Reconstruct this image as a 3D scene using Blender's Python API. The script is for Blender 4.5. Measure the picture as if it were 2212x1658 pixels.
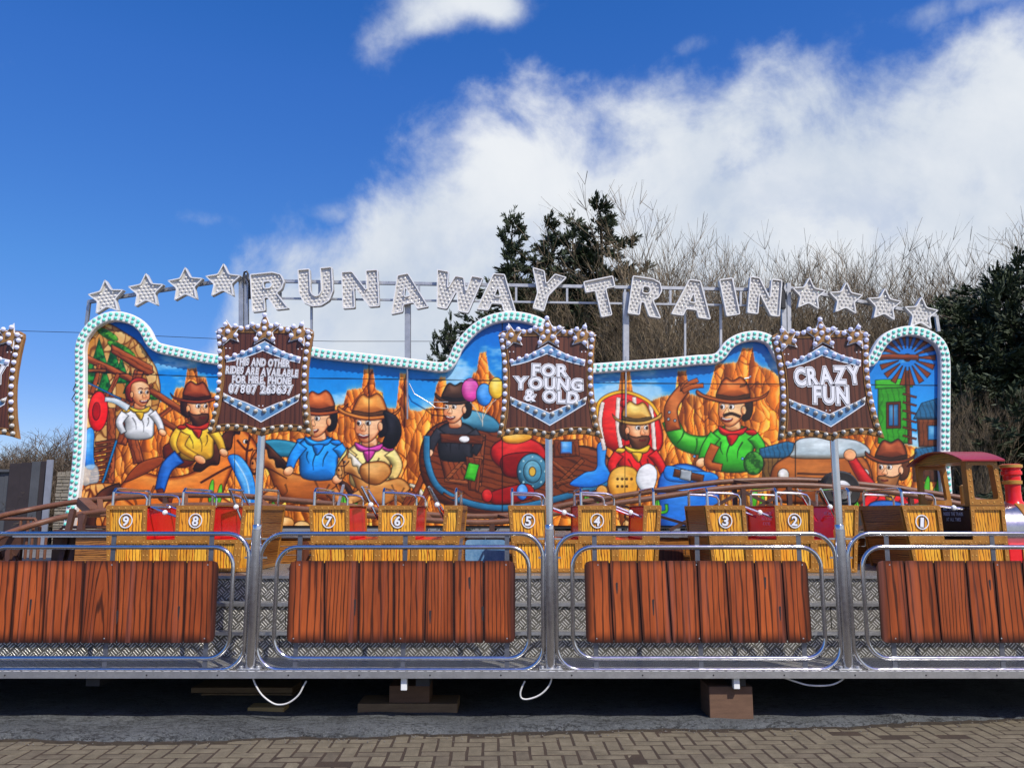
import bpy, bmesh, math, random
import numpy as np
from mathutils import Vector, Matrix
from mathutils.geometry import tessellate_polygon

R = math.radians
random.seed(7)
rng = np.random.default_rng(7)
for o in list(bpy.data.objects):
    bpy.data.objects.remove(o)
S = bpy.context.scene
COL = S.collection

# ------------------------------------------------------------------ camera
F = 1750.0            # focal length, in units of a picture 2212 wide
CX, CY = 1106.0, 829.0
CAMZ = 1.65
TH = math.atan(276 / 1750)
cam_d = bpy.data.cameras.new('camera')
cam = bpy.data.objects.new('camera', cam_d)
COL.objects.link(cam)
cam.location = (0, 0, CAMZ)
cam.rotation_euler = (R(90) + TH, 0, 0)
cam_d.sensor_width = 36
cam_d.lens = 36 * F / 2212
cam_d.clip_start = 0.05
cam_d.clip_end = 2000
S.camera = cam
S.render.resolution_x, S.render.resolution_y = 1024, 767

# ------------------------------------------------------------------ sun, sky, exposure
SUN_TO = Vector((0.72, -1.0, 1.5)).normalized()
sd = bpy.data.lights.new('sun', 'SUN')
sd.energy = 4.8
sd.angle = R(0.5)
sd.color = (1.0, 0.95, 0.87)
sun = bpy.data.objects.new('sun', sd)
COL.objects.link(sun)
sun.rotation_euler = (-SUN_TO).to_track_quat('-Z', 'Y').to_euler()
sun.location = SUN_TO * 40
S.view_settings.view_transform = 'Standard'
S.view_settings.look = 'None'
S.view_settings.exposure = 0.0
S.view_settings.gamma = 1.0
S.view_settings.use_curve_mapping = False


def ray(px, py):
    u = (px - CX) / F
    v = (CY - py) / F
    return Vector((u, math.cos(TH) - v * math.sin(TH), math.sin(TH) + v * math.cos(TH)))


def P(px, py, Y):
    """point of the place at distance Y that shows at (px, py) of a 2212 wide picture"""
    d = ray(px, py)
    t = Y / d.y
    return Vector((d.x * t, Y, CAMZ + d.z * t))


def azel(px, py):
    d = ray(px, py).normalized()
    return math.atan2(d.x, d.y), math.asin(d.z)


class NT:
    """short hand for node trees"""
    def __init__(self, nt):
        self.nt = nt

    def n(self, typ, ins=None, **props):
        nd = self.nt.nodes.new(typ)
        for k, v in props.items():
            setattr(nd, k, v)
        for k, v in (ins or {}).items():
            self.put(nd.inputs[k], v)
        return nd

    def put(self, sock, v):
        if isinstance(v, bpy.types.NodeSocket):
            self.nt.links.new(v, sock)
        else:
            sock.default_value = v

    def m(self, op, a, b=None, c=None):
        nd = self.n('ShaderNodeMath', operation=op)
        for i, v in enumerate((a, b, c)):
            if v is not None:
                self.put(nd.inputs[i], v)
        return nd.outputs[0]

    def v(self, op, a, b=None):
        nd = self.n('ShaderNodeVectorMath', operation=op)
        self.put(nd.inputs[0], a)
        if b is not None:
            self.put(nd.inputs[1], b)
        return nd.outputs[0]

    def ramp(self, fac, stops, interp='LINEAR'):
        nd = self.n('ShaderNodeValToRGB')
        cr = nd.color_ramp
        cr.interpolation = interp
        while len(cr.elements) < len(stops):
            cr.elements.new(0.5)
        for e, (p, c) in zip(cr.elements, stops):
            e.position = p
            e.color = (c, c, c, 1) if isinstance(c, (int, float)) else (*c, 1)
        self.put(nd.inputs[0], fac)
        return nd.outputs[0]

    def smooth(self, x, a, b):
        nd = self.n('ShaderNodeMapRange', interpolation_type='SMOOTHSTEP')
        self.put(nd.inputs[0], x)
        nd.inputs[1].default_value = a
        nd.inputs[2].default_value = b
        return nd.outputs[0]

    def mix(self, f, a, b, blend='MIX'):
        nd = self.n('ShaderNodeMix', data_type='RGBA', blend_type=blend)
        self.put(nd.inputs[0], f)
        for s, v in ((nd.inputs[6], a), (nd.inputs[7], b)):
            if isinstance(v, (tuple, list)) and len(v) == 3:
                v = (*v, 1)
            self.put(s, v)
        return nd.outputs[2]

    def noise(self, vec, scale, detail=4, rough=0.55, dist=0.0):
        nd = self.n('ShaderNodeTexNoise')
        if vec is not None:
            self.put(nd.inputs['Vector'], vec)
        nd.inputs['Scale'].default_value = scale
        nd.inputs['Detail'].default_value = detail
        nd.inputs['Roughness'].default_value = rough
        nd.inputs['Distortion'].default_value = dist
        return nd.outputs[0]


# world: physical sky with cloud drawn over it as a function of direction
W = bpy.data.worlds.new('World')
S.world = W
W.use_nodes = True
W.node_tree.nodes.clear()
w = NT(W.node_tree)
out = w.n('ShaderNodeOutputWorld')
bg = w.n('ShaderNodeBackground')
bg.inputs['Strength'].default_value = 0.1
w.put(out.inputs[0], bg.outputs[0])
sky = w.n('ShaderNodeTexSky', sky_type='NISHITA', sun_disc=False)
sky.sun_elevation = math.asin(SUN_TO.z)
sky.sun_rotation = math.atan2(SUN_TO.x, SUN_TO.y)
sky.altitude = 0
sky.air_density = 1.0
sky.dust_density = 0.4
sky.ozone_density = 2.0
hsv = w.n('ShaderNodeHueSaturation')
hsv.inputs['Saturation'].default_value = 1.42
hsv.inputs['Value'].default_value = 1.5
w.put(hsv.inputs['Color'], sky.outputs[0])
geo = w.n('ShaderNodeTexCoord')
D3 = geo.outputs['Generated']
sep = w.n('ShaderNodeSeparateXYZ')
w.put(sep.inputs[0], D3)
az = w.m('ARCTAN2', sep.outputs[0], sep.outputs[1])
el = w.m('ARCSINE', sep.outputs[2])
# upper edge of the cloud bank: elevation as a function of azimuth
edge = [(-900, 1500), (250, 1300), (400, 900), (500, 600), (620, 530), (740, 480), (800, 400), (850, 320), (960, 295), (1080, 250),
        (1160, 205), (1330, 185), (1560, 172), (1760, 150), (1900, 112), (2100, 90), (2500, 80)]
A0, A1 = -0.9, 0.75
stops = []
for (x, y) in edge:
    a, e = azel(x, y)
    stops.append(((a - A0) / (A1 - A0), e))
stops = [s for s in stops if 0 <= s[0] <= 1]
bnd = w.ramp(w.m('DIVIDE', w.m('SUBTRACT', az, A0), A1 - A0), stops)
n1 = w.noise(D3, 7.0, 8, 0.6, 0.25)
n2 = w.noise(D3, 22.0, 6, 0.62, 0.1)
n3 = w.noise(D3, 3.2, 6, 0.55, 0.3)
wob = w.m('ADD', w.m('MULTIPLY', w.m('SUBTRACT', n1, 0.5), 0.30), w.m('MULTIPLY', w.m('SUBTRACT', n2, 0.5), 0.06))
dd = w.m('ADD', w.m('SUBTRACT', bnd, el), wob)
vor = w.n('ShaderNodeTexVoronoi', feature='SMOOTH_F1')
vor.inputs['Scale'].default_value = 13
w.put(vor.inputs['Vector'], w.v('ADD', D3, w.v('MULTIPLY', w.n('ShaderNodeTexNoise', {'Vector': D3, 'Scale': 14.0, 'Detail': 5.0}).outputs[1], (.07, .07, .07))))
dd = w.m('ADD', dd, w.m('MULTIPLY', w.m('SUBTRACT', .42, vor.outputs['Distance']), .05))
bank = w.smooth(dd, -0.045, 0.075)
thin = w.smooth(w.m('ADD', n1, w.m('MULTIPLY', n2, 0.35)), 0.46, 0.70)
deep = w.smooth(dd, 0.03, 0.16)
bank = w.m('MULTIPLY', bank, w.m('SUBTRACT', 1.0, w.m('MULTIPLY', w.m('MULTIPLY', deep, w.m('SUBTRACT', 1.0, thin)), 0.24)))
blobs = None
for (x, y, sx, sy, k) in [(985, 0, 135, 38, .95), (1085, 15, 60, 40, .75), (930, 50, 70, 30, .45), (815, 95, 75, 52, .62), (890, 40, 60, 40, .5), (440, 470, 90, 22, .36),
                          (720, 465, 70, 26, .5), (2080, 10, 260, 30, .5), (1500, 95, 60, 22, .45), (800, 440, 60, 24, .5)]:
    a, e = azel(x, y)
    ta = w.m('DIVIDE', w.m('SUBTRACT', az, a), sx / F)
    te = w.m('DIVIDE', w.m('SUBTRACT', el, e), sy / F)
    g = w.m('MULTIPLY', w.m('EXPONENT', w.m('MULTIPLY', w.m('ADD', w.m('MULTIPLY', ta, ta), w.m('MULTIPLY', te, te)), -1.0)), k)
    blobs = g if blobs is None else w.m('ADD', blobs, g)
bl = w.smooth(w.m('ADD', w.m('MULTIPLY', blobs, w.m('ADD', 0.35, n1)), w.m('MULTIPLY', w.m('SUBTRACT', n2, 0.5), 0.75)), 0.14, 1.0)
alpha = w.m('MINIMUM', w.m('MAXIMUM', bank, bl), 1.0)
shade = w.smooth(w.m('ADD', w.m('MULTIPLY', n3, 0.8), w.m('MULTIPLY', n1, 0.4)), 0.38, 0.80)
ccol = w.mix(shade, (5.6, 6.4, 7.6), (8.5, 8.8, 9.2))
w.put(bg.inputs['Color'], w.mix(alpha, w.v('MULTIPLY', w.v('MULTIPLY', hsv.outputs[0], w.ramp(el, [(0, (.27, .29, .42)), (.14, (.31, .305, .43)), (.27, (.45, .395, .48)), (.5, (.74, .44, .57))])), (2.0, 2.0, 2.0)), ccol))


# ------------------------------------------------------------------ materials
MATS = {}


def mat(name, col=(.5, .5, .5), rough=.5, metal=0.0, fn=None, emit=None, es=0.0, spec=None):
    m_ = bpy.data.materials.new(name)
    m_.use_nodes = True
    nt = m_.node_tree
    nt.nodes.clear()
    t = NT(nt)
    o = t.n('ShaderNodeOutputMaterial')
    b = t.n('ShaderNodeBsdfPrincipled')
    t.put(o.inputs[0], b.outputs[0])
    b.inputs['Base Color'].default_value = (*col, 1)
    b.inputs['Roughness'].default_value = rough
    b.inputs['Metallic'].default_value = metal
    if spec is not None:
        b.inputs['Specular IOR Level'].default_value = spec
    if emit:
        b.inputs['Emission Color'].default_value = (*emit, 1)
        b.inputs['Emission Strength'].default_value = es
    if fn:
        fn(t, b)
    MATS[name] = m_
    return m_


def ocoord(t, rnd=0.0, scale=(1, 1, 1)):
    c = t.n('ShaderNodeTexCoord').outputs['Object']
    if rnd:
        r_ = t.n('ShaderNodeObjectInfo').outputs['Random']
        cv = t.n('ShaderNodeCombineXYZ', {0: t.m('MULTIPLY', r_, rnd), 1: t.m('MULTIPLY', r_, rnd * 1.7), 2: t.m('MULTIPLY', r_, rnd * 2.3)}).outputs[0]
        c = t.v('ADD', c, cv)
    if scale != (1, 1, 1):
        c = t.v('MULTIPLY', c, scale)
    return c


def bump(t, b, h, strength=.3, dist=.01):
    nd = t.n('ShaderNodeBump')
    nd.inputs['Strength'].default_value = strength
    nd.inputs['Distance'].default_value = dist
    t.put(nd.inputs['Height'], h)
    t.put(b.inputs['Normal'], nd.outputs[0])


def worn(c1, c2, scale=6, r0=.4, r1=.7, bs=.15, bd=.004, stretch=(1, 1, 1), rnd=0.0):
    def fn(t, b):
        v = ocoord(t, rnd, stretch)
        n_ = t.noise(v, scale, 6, .65)
        n_2 = t.noise(v, scale * 9, 4, .6)
        f = t.m('ADD', t.m('MULTIPLY', n_, .7), t.m('MULTIPLY', n_2, .3))
        t.put(b.inputs['Base Color'], t.ramp(f, [(.3, c1), (.7, c2)]))
        t.put(b.inputs['Roughness'], t.m('ADD', r0, t.m('MULTIPLY', n_2, r1 - r0)))
        if bs:
            bump(t, b, n_2, bs, bd)
    return fn


def wood(light, mid, dark, rnd=7.0, stretch=(1, 1, .09), scale=14, lines=1.0, edgeWH=None, randv=.25, dist=4.2):
    """airbrushed timber: stretched growth rings with dark thin lines"""
    def fn(t, b):
        oi = t.n('ShaderNodeObjectInfo').outputs['Random']
        v = ocoord(t, rnd, stretch)
        wv = t.n('ShaderNodeTexWave', wave_type='RINGS', rings_direction='SPHERICAL', wave_profile='SIN')
        t.put(wv.inputs['Vector'], v)
        wv.inputs['Scale'].default_value = scale
        wv.inputs['Distortion'].default_value = dist
        wv.inputs['Detail'].default_value = 2
        wv.inputs['Detail Scale'].default_value = 1.9
        n_ = t.noise(t.v('MULTIPLY', v, (1, 1, 1.5)), 9, 4, .6)
        n_f = t.noise(t.v('MULTIPLY', v, (1, 1, .5)), 110, 3, .6)
        c = t.ramp(n_, [(.32, mid), (.66, light)])
        ln = t.m('MULTIPLY', t.ramp(wv.outputs['Fac'], [(.0, 1.0), (.10, .75), (.24, 0.0)]), lines)
        c = t.mix(ln, c, dark)
        c = t.mix(t.m('MULTIPLY', t.ramp(n_f, [(.5, 0.0), (.72, 1.0)]), .35), c, dark)
        val = t.n('ShaderNodeHueSaturation')
        t.put(val.inputs['Color'], c)
        t.put(val.inputs['Value'], t.m('ADD', 1 - randv / 2, t.m('MULTIPLY', oi, randv)))
        c = val.outputs[0]
        if edgeWH:
            uv = t.n('ShaderNodeSeparateXYZ')
            t.put(uv.inputs[0], t.n('ShaderNodeUVMap', uv_map='UVMap').outputs[0])
            u_, v_ = uv.outputs[0], uv.outputs[1]
            d = t.m('MINIMUM', t.m('MINIMUM', u_, t.m('SUBTRACT', edgeWH[0], u_)), t.m('MINIMUM', v_, t.m('SUBTRACT', edgeWH[1], v_)))
            d = t.m('ADD', d, t.m('MULTIPLY', t.m('SUBTRACT', n_, .5), .03))
            c = t.mix(t.m('ADD', .03, t.m('MULTIPLY', t.smooth(d, -.002, .10), .97)), dark, c)
            c = t.mix(t.m('MULTIPLY', t.smooth(t.noise(t.v('MULTIPLY', v, (1, 1, .4)), 16, 3, .5), .52, .72), .38), c, (.32, .10, .07))
            uq = t.n('ShaderNodeSeparateXYZ')
            t.put(uq.inputs[0], t.n('ShaderNodeUVMap', uv_map='PlankUV').outputs[0])
            dq = t.m('ADD', t.m('MINIMUM', uq.outputs[0], uq.outputs[1]), t.m('MULTIPLY', t.m('SUBTRACT', n_, .5), .02))
            c = t.mix(t.m('ADD', .12, t.m('MULTIPLY', t.smooth(dq, -.002, .017), .88)), dark, c)
        t.put(b.inputs['Base Color'], c)
        bump(t, b, wv.outputs['Fac'], .08, .003)
    return fn


def checker_plate(t, b):
    """five-bar tread plate, u = x, v = y + z works on treads and on risers"""
    s_ = t.n('ShaderNodeSeparateXYZ')
    t.put(s_.inputs[0], t.n('ShaderNodeTexCoord').outputs['Object'])
    u_ = t.m('DIVIDE', s_.outputs[0], .088)
    v_ = t.m('DIVIDE', t.m('ADD', s_.outputs[1], s_.outputs[2]), .088)
    a = t.m('ADD', u_, v_)
    c = t.m('SUBTRACT', u_, v_)
    par = t.m('FLOORED_MODULO', t.m('ADD', t.m('FLOOR', a), t.m('FLOOR', c)), 2.0)
    fa = t.m('FRACT', a)
    fc = t.m('FRACT', c)
    lin = t.m('ADD', t.m('MULTIPLY', fa, par), t.m('MULTIPLY', fc, t.m('SUBTRACT', 1.0, par)))
    crs = t.m('ADD', t.m('MULTIPLY', fc, par), t.m('MULTIPLY', fa, t.m('SUBTRACT', 1.0, par)))
    st = t.m('SINE', t.m('MULTIPLY', lin, 2 * math.pi * 3))
    st = t.smooth(st, -.2, .7)
    mk = t.m('MULTIPLY', t.smooth(t.m('ABSOLUTE', t.m('SUBTRACT', crs, .5)), .42, .34), t.smooth(t.m('ABSOLUTE', t.m('SUBTRACT', lin, .5)), .48, .44))
    h = t.m('MULTIPLY', st, mk)
    n_ = t.noise(t.n('ShaderNodeTexCoord').outputs['Object'], 5, 6, .65)
    base = t.ramp(n_, [(.3, (.10, .095, .08)), (.7, (.20, .19, .165))])
    t.put(b.inputs['Base Color'], t.mix(h, base, (.88, .86, .79)))
    t.put(b.inputs['Roughness'], t.m('SUBTRACT', .52, t.m('MULTIPLY', h, .26)))
    bump(t, b, h, 1.0, .011)


def two(n_scale, stops, rough=.9, bs=.4, bd=.01, stretch=(1, 1, 1), rnd=0, fine=60):
    def fn(t, b):
        v = ocoord(t, rnd, stretch)
        n_ = t.noise(v, n_scale, 8, .65)
        f_ = t.noise(v, fine, 5, .7)
        t.put(b.inputs['Base Color'], t.ramp(t.m('ADD', t.m('MULTIPLY', n_, .6), t.m('MULTIPLY', f_, .4)), stops))
        b.inputs['Roughness'].default_value = rough
        bump(t, b, f_, bs, bd)
    return fn


mat('chrome', (.62, .63, .66), .12, 1.0, worn((.50, .51, .54), (.72, .73, .76), 4, .07, .2, 0))
mat('flat_steel', (.16, .17, .20), .4, .7, worn((.11, .12, .15), (.22, .23, .26), 9, .3, .5, .05))
mat('galvanised', (.45, .46, .47), .45, .85, worn((.33, .34, .35), (.55, .56, .57), 9, .35, .6, .1))
mat('aluminium', (.6, .6, .6), .35, .9, worn((.42, .42, .42), (.66, .66, .65), 7, .28, .5, .1))
mat('tread_plate', (.3, .3, .3), .4, .6, checker_plate)
mat('dark_steel', (.02, .02, .022), .6)
mat('black_rubber', (.012, .012, .013), .6, 0, worn((.008, .008, .008), (.03, .03, .03), 12, .5, .8))
mat('brown_steel', (.13, .05, .025), .5, 0, worn((.10, .038, .018), (.20, .085, .045), 7, .35, .65, .15))
mat('brown_paint', (.06, .025, .015), .55, 0, worn((.045, .018, .011), (.085, .036, .022), 4, .45, .7))
mat('board_wood', (.3, .08, .03), .34, 0, wood((.46, .098, .020), (.235, .044, .010), (.024, .006, .003), edgeWH=(1.70, .62), scale=13.5, lines=.85, stretch=(1, 1, .078), dist=3.1))
mat('car_wood', (.7, .35, .05), .28, 0, wood((.86, .47, .045), (.72, .27, .018), (.13, .03, .006), stretch=(1, 1, .16), scale=20, rnd=5, lines=.95))
mat('car_wood_end', (.4, .15, .03), .3, 0, wood((.40, .17, .035), (.26, .09, .018), (.05, .016, .006), stretch=(.15, .15, 1), scale=16, rnd=5))
mat('car_trim', (.36, .16, .03), .3, 0, worn((.25, .10, .014), (.44, .20, .035), 7, .2, .45, .05))
mat('rivet', (.62, .36, .09), .3)
mat('red_gloss', (.55, .012, .014), .22, 0, worn((.66, .008, .012), (.78, .018, .024), 3, .18, .3, 0))
mat('dark_red', (.2, .01, .02), .3, 0, worn((.24, .012, .022), (.36, .024, .042), 4, .2, .45, 0))
mat('gold_paint', (.55, .30, .06), .35, .3)
mat('white_paint', (.78, .80, .78), .35, 0, worn((.72, .74, .72), (.82, .83, .82), 5, .3, .5, 0))
mat('mint_cap', (.18, .72, .58), .15, 0, None, (.25, .9, .75), .06)
mat('mint_ring', (.25, .33, .32), .4)
mat('sign_border', (.22, .105, .03), .35, 0, worn((.18, .085, .022), (.38, .19, .055), 9, .3, .5, .05, rnd=3))
mat('sign_star', (.30, .15, .04), .35, 0, worn((.21, .10, .028), (.37, .20, .06), 9, .3, .5, .05, rnd=3))
mat('sign_wood', (.06, .02, .012), .35, 0, wood((.135, .042, .02), (.062, .018, .010), (.014, .005, .004), stretch=(1, 1, .05), scale=15, rnd=3, lines=.6))
mat('sign_white', (.78, .80, .84), .4)
mat('sign_line', (.05, .04, .06), .4)
mat('sign_blue', (.1, .3, .5), .35, 0, worn((.012, .13, .33), (.26, .44, .62), 5, .3, .45, 0, rnd=9))
mat('bulb_lit', (.5, .52, .7), .06, 0, worn((.24, .27, .55), (.95, .96, 1.0), 75, .04, .12, 0), (.55, .62, 1.0), .24)
mat('bulb_off', (.55, .54, .48), .08, 0, worn((.16, .16, .14), (.72, .71, .66), 75, .05, .2, 0))
mat('letter_tray', (.5, .49, .46), .3, .2, worn((.44, .43, .395), (.68, .665, .62), 25, .2, .45, .2))
mat('letter_rim', (.78, .78, .76), .3, .15, worn((.66, .66, .64), (.85, .85, .83), 14, .2, .4, 0))
mat('letter_bulb', (.80, .79, .74), .06, .0)
mat('cable_white', (.62, .62, .60), .5)
mat('cable_black', (.015, .015, .017), .5)
mat('block_wood', (.12, .07, .04), .8, 0, two(5, [(.3, (.085, .045, .026)), (.7, (.19, .105, .062))], .85, .4, .004, (1, 1, 6)))
mat('raw_timber', (.25, .16, .08), .8, 0, two(5, [(.3, (.11, .065, .032)), (.7, (.26, .17, .085))], .85, .4, .004, (1, 6, 6)))
mat('bright_timber', (.4, .28, .1), .8, 0, two(5, [(.3, (.22, .14, .05)), (.7, (.42, .29, .11))], .85, .4, .004, (1, 6, 6)))
mat('boiler', (.42, .42, .44), .2, .95, worn((.33, .33, .35), (.5, .5, .52), 3, .14, .3, 0))


def asphalt_fn(t, b):
    v = ocoord(t)
    n_ = t.noise(v, 2.3, 8, .65)
    f_ = t.noise(v, 85, 6, .75)
    s_ = t.noise(t.v('MULTIPLY', v, (1, 2.2, 1)), 5.5, 8, .72, .6)
    c = t.ramp(t.m('ADD', t.m('MULTIPLY', n_, .5), t.m('MULTIPLY', f_, .5)), [(.30, (.040, .044, .044)), (.50, (.088, .096, .097)), (.70, (.165, .176, .176))])
    stain = t.smooth(s_, .54, .64)
    c = t.mix(t.m('MULTIPLY', stain, .75), c, (.022, .024, .022))
    # cracks: thin zero crossings of a warped noise
    k_ = t.noise(t.v('MULTIPLY', v, (.7, 1.6, 1)), 1.5, 9, .72, .5)
    cr = t.smooth(t.m('ABSOLUTE', t.m('SUBTRACT', k_, .5)), .009, .002)
    c = t.mix(t.m('MULTIPLY', cr, .85), c, (.015, .015, .014))
    vo = t.n('ShaderNodeTexVoronoi')
    vo.inputs['Scale'].default_value = 150
    t.put(vo.inputs['Vector'], v)
    sp = t.smooth(vo.outputs['Distance'], .42, .25)
    pick = t.smooth(t.noise(v, 60, 2, .5), .56, .62)
    c = t.mix(t.m('MULTIPLY', t.m('MULTIPLY', sp, pick), .8), c, (.30, .30, .28))
    pick2 = t.smooth(t.noise(t.v('ADD', v, (3, 7, 1)), 42, 3, .6), .57, .62)
    c = t.mix(t.m('MULTIPLY', pick2, .6), c, (.022, .023, .023))
    t.put(b.inputs['Base Color'], c)
    b.inputs['Roughness'].default_value = .92
    bump(t, b, t.m('SUBTRACT', t.m('ADD', f_, t.m('MULTIPLY', sp, .5)), t.m('ADD', cr, pick2)), .9, .012)


mat('asphalt', (.16, .17, .17), .9, 0, asphalt_fn)


def brick_fn(t, b):
    oi = t.n('ShaderNodeObjectInfo').outputs['Random']
    v = ocoord(t, 5.0)
    n_ = t.noise(v, 7, 6, .7)
    f_ = t.noise(v, 120, 5, .75)
    c = t.ramp(t.m('ADD', t.m('MULTIPLY', n_, .55), t.m('MULTIPLY', f_, .45)), [(.3, (.052, .043, .027)), (.5, (.122, .101, .064)), (.72, (.215, .182, .122))])
    h = t.n('ShaderNodeHueSaturation')
    t.put(h.inputs['Color'], c)
    t.put(h.inputs['Value'], t.m('ADD', .82, t.m('MULTIPLY', oi, .36)))
    t.put(h.inputs['Hue'], t.m('ADD', .492, t.m('MULTIPLY', oi, .014)))
    t.put(b.inputs['Base Color'], h.outputs[0])
    b.inputs['Roughness'].default_value = .92
    bump(t, b, f_, .5, .004)


mat('paver', (.2, .15, .12), .9, 0, brick_fn)
mat('joint_dirt', (.06, .04, .025), .95, 0, two(6, [(.3, (.022, .014, .008)), (.7, (.06, .038, .021))], .95, .7, .01))
mat('moss_dirt', (.06, .05, .02), .95, 0, two(9, [(.3, (.010, .008, .006)), (.55, (.036, .025, .014)), (.75, (.050, .046, .018))], .95, .8, .015))
mat('yard', (.3, .29, .27), .95, 0, two(.6, [(.3, (.08, .075, .065)), (.7, (.20, .19, .17))], .95, .4, .01, fine=14))
mat('bark', (.1, .08, .06), .9, 0, two(4, [(.3, (.075, .058, .038)), (.7, (.17, .135, .092))], .9, .3, .01))
mat('twig', (.2, .16, .1), .8, 0, two(.5, [(.3, (.11, .080, .045)), (.7, (.25, .19, .11))], .85, 0, .01))
mat('scrub_twig', (.11, .08, .05), .85, 0, two(.6, [(.3, (.075, .056, .038)), (.7, (.16, .12, .08))], .85, 0, .01))
mat('conifer_leaf', (.03, .045, .02), .7, 0, two(.9, [(.3, (.014, .024, .010)), (.55, (.034, .052, .018)), (.75, (.075, .098, .034))], .7, 0, .01, fine=3))
mat('grass', (.06, .08, .02), .85, 0, two(1.2, [(.3, (.035, .045, .014)), (.7, (.10, .12, .035))], .85, 0, .01, fine=8))
mat('stone', (.25, .22, .17), .9, 0, two(3, [(.3, (.13, .115, .085)), (.7, (.31, .275, .215))], .95, .6, .02, rnd=9, fine=18))
mat('mortar', (.16, .15, .12), .95, 0, two(6, [(.3, (.09, .085, .07)), (.7, (.2, .185, .15))], .95, .5, .01))
mat('hoarding_dark', (.025, .018, .02), .7, 0, two(2, [(.3, (.016, .012, .014)), (.7, (.035, .026, .028))], .75, .1, .01))
mat('hoarding_grey', (.06, .065, .075), .7, 0, two(2, [(.3, (.045, .05, .058)), (.7, (.08, .087, .098))], .75, .1, .01))
mat('hoarding_pale', (.2, .22, .27), .7, 0, two(2, [(.3, (.16, .175, .215)), (.7, (.25, .275, .33))], .75, .1, .01))


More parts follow.
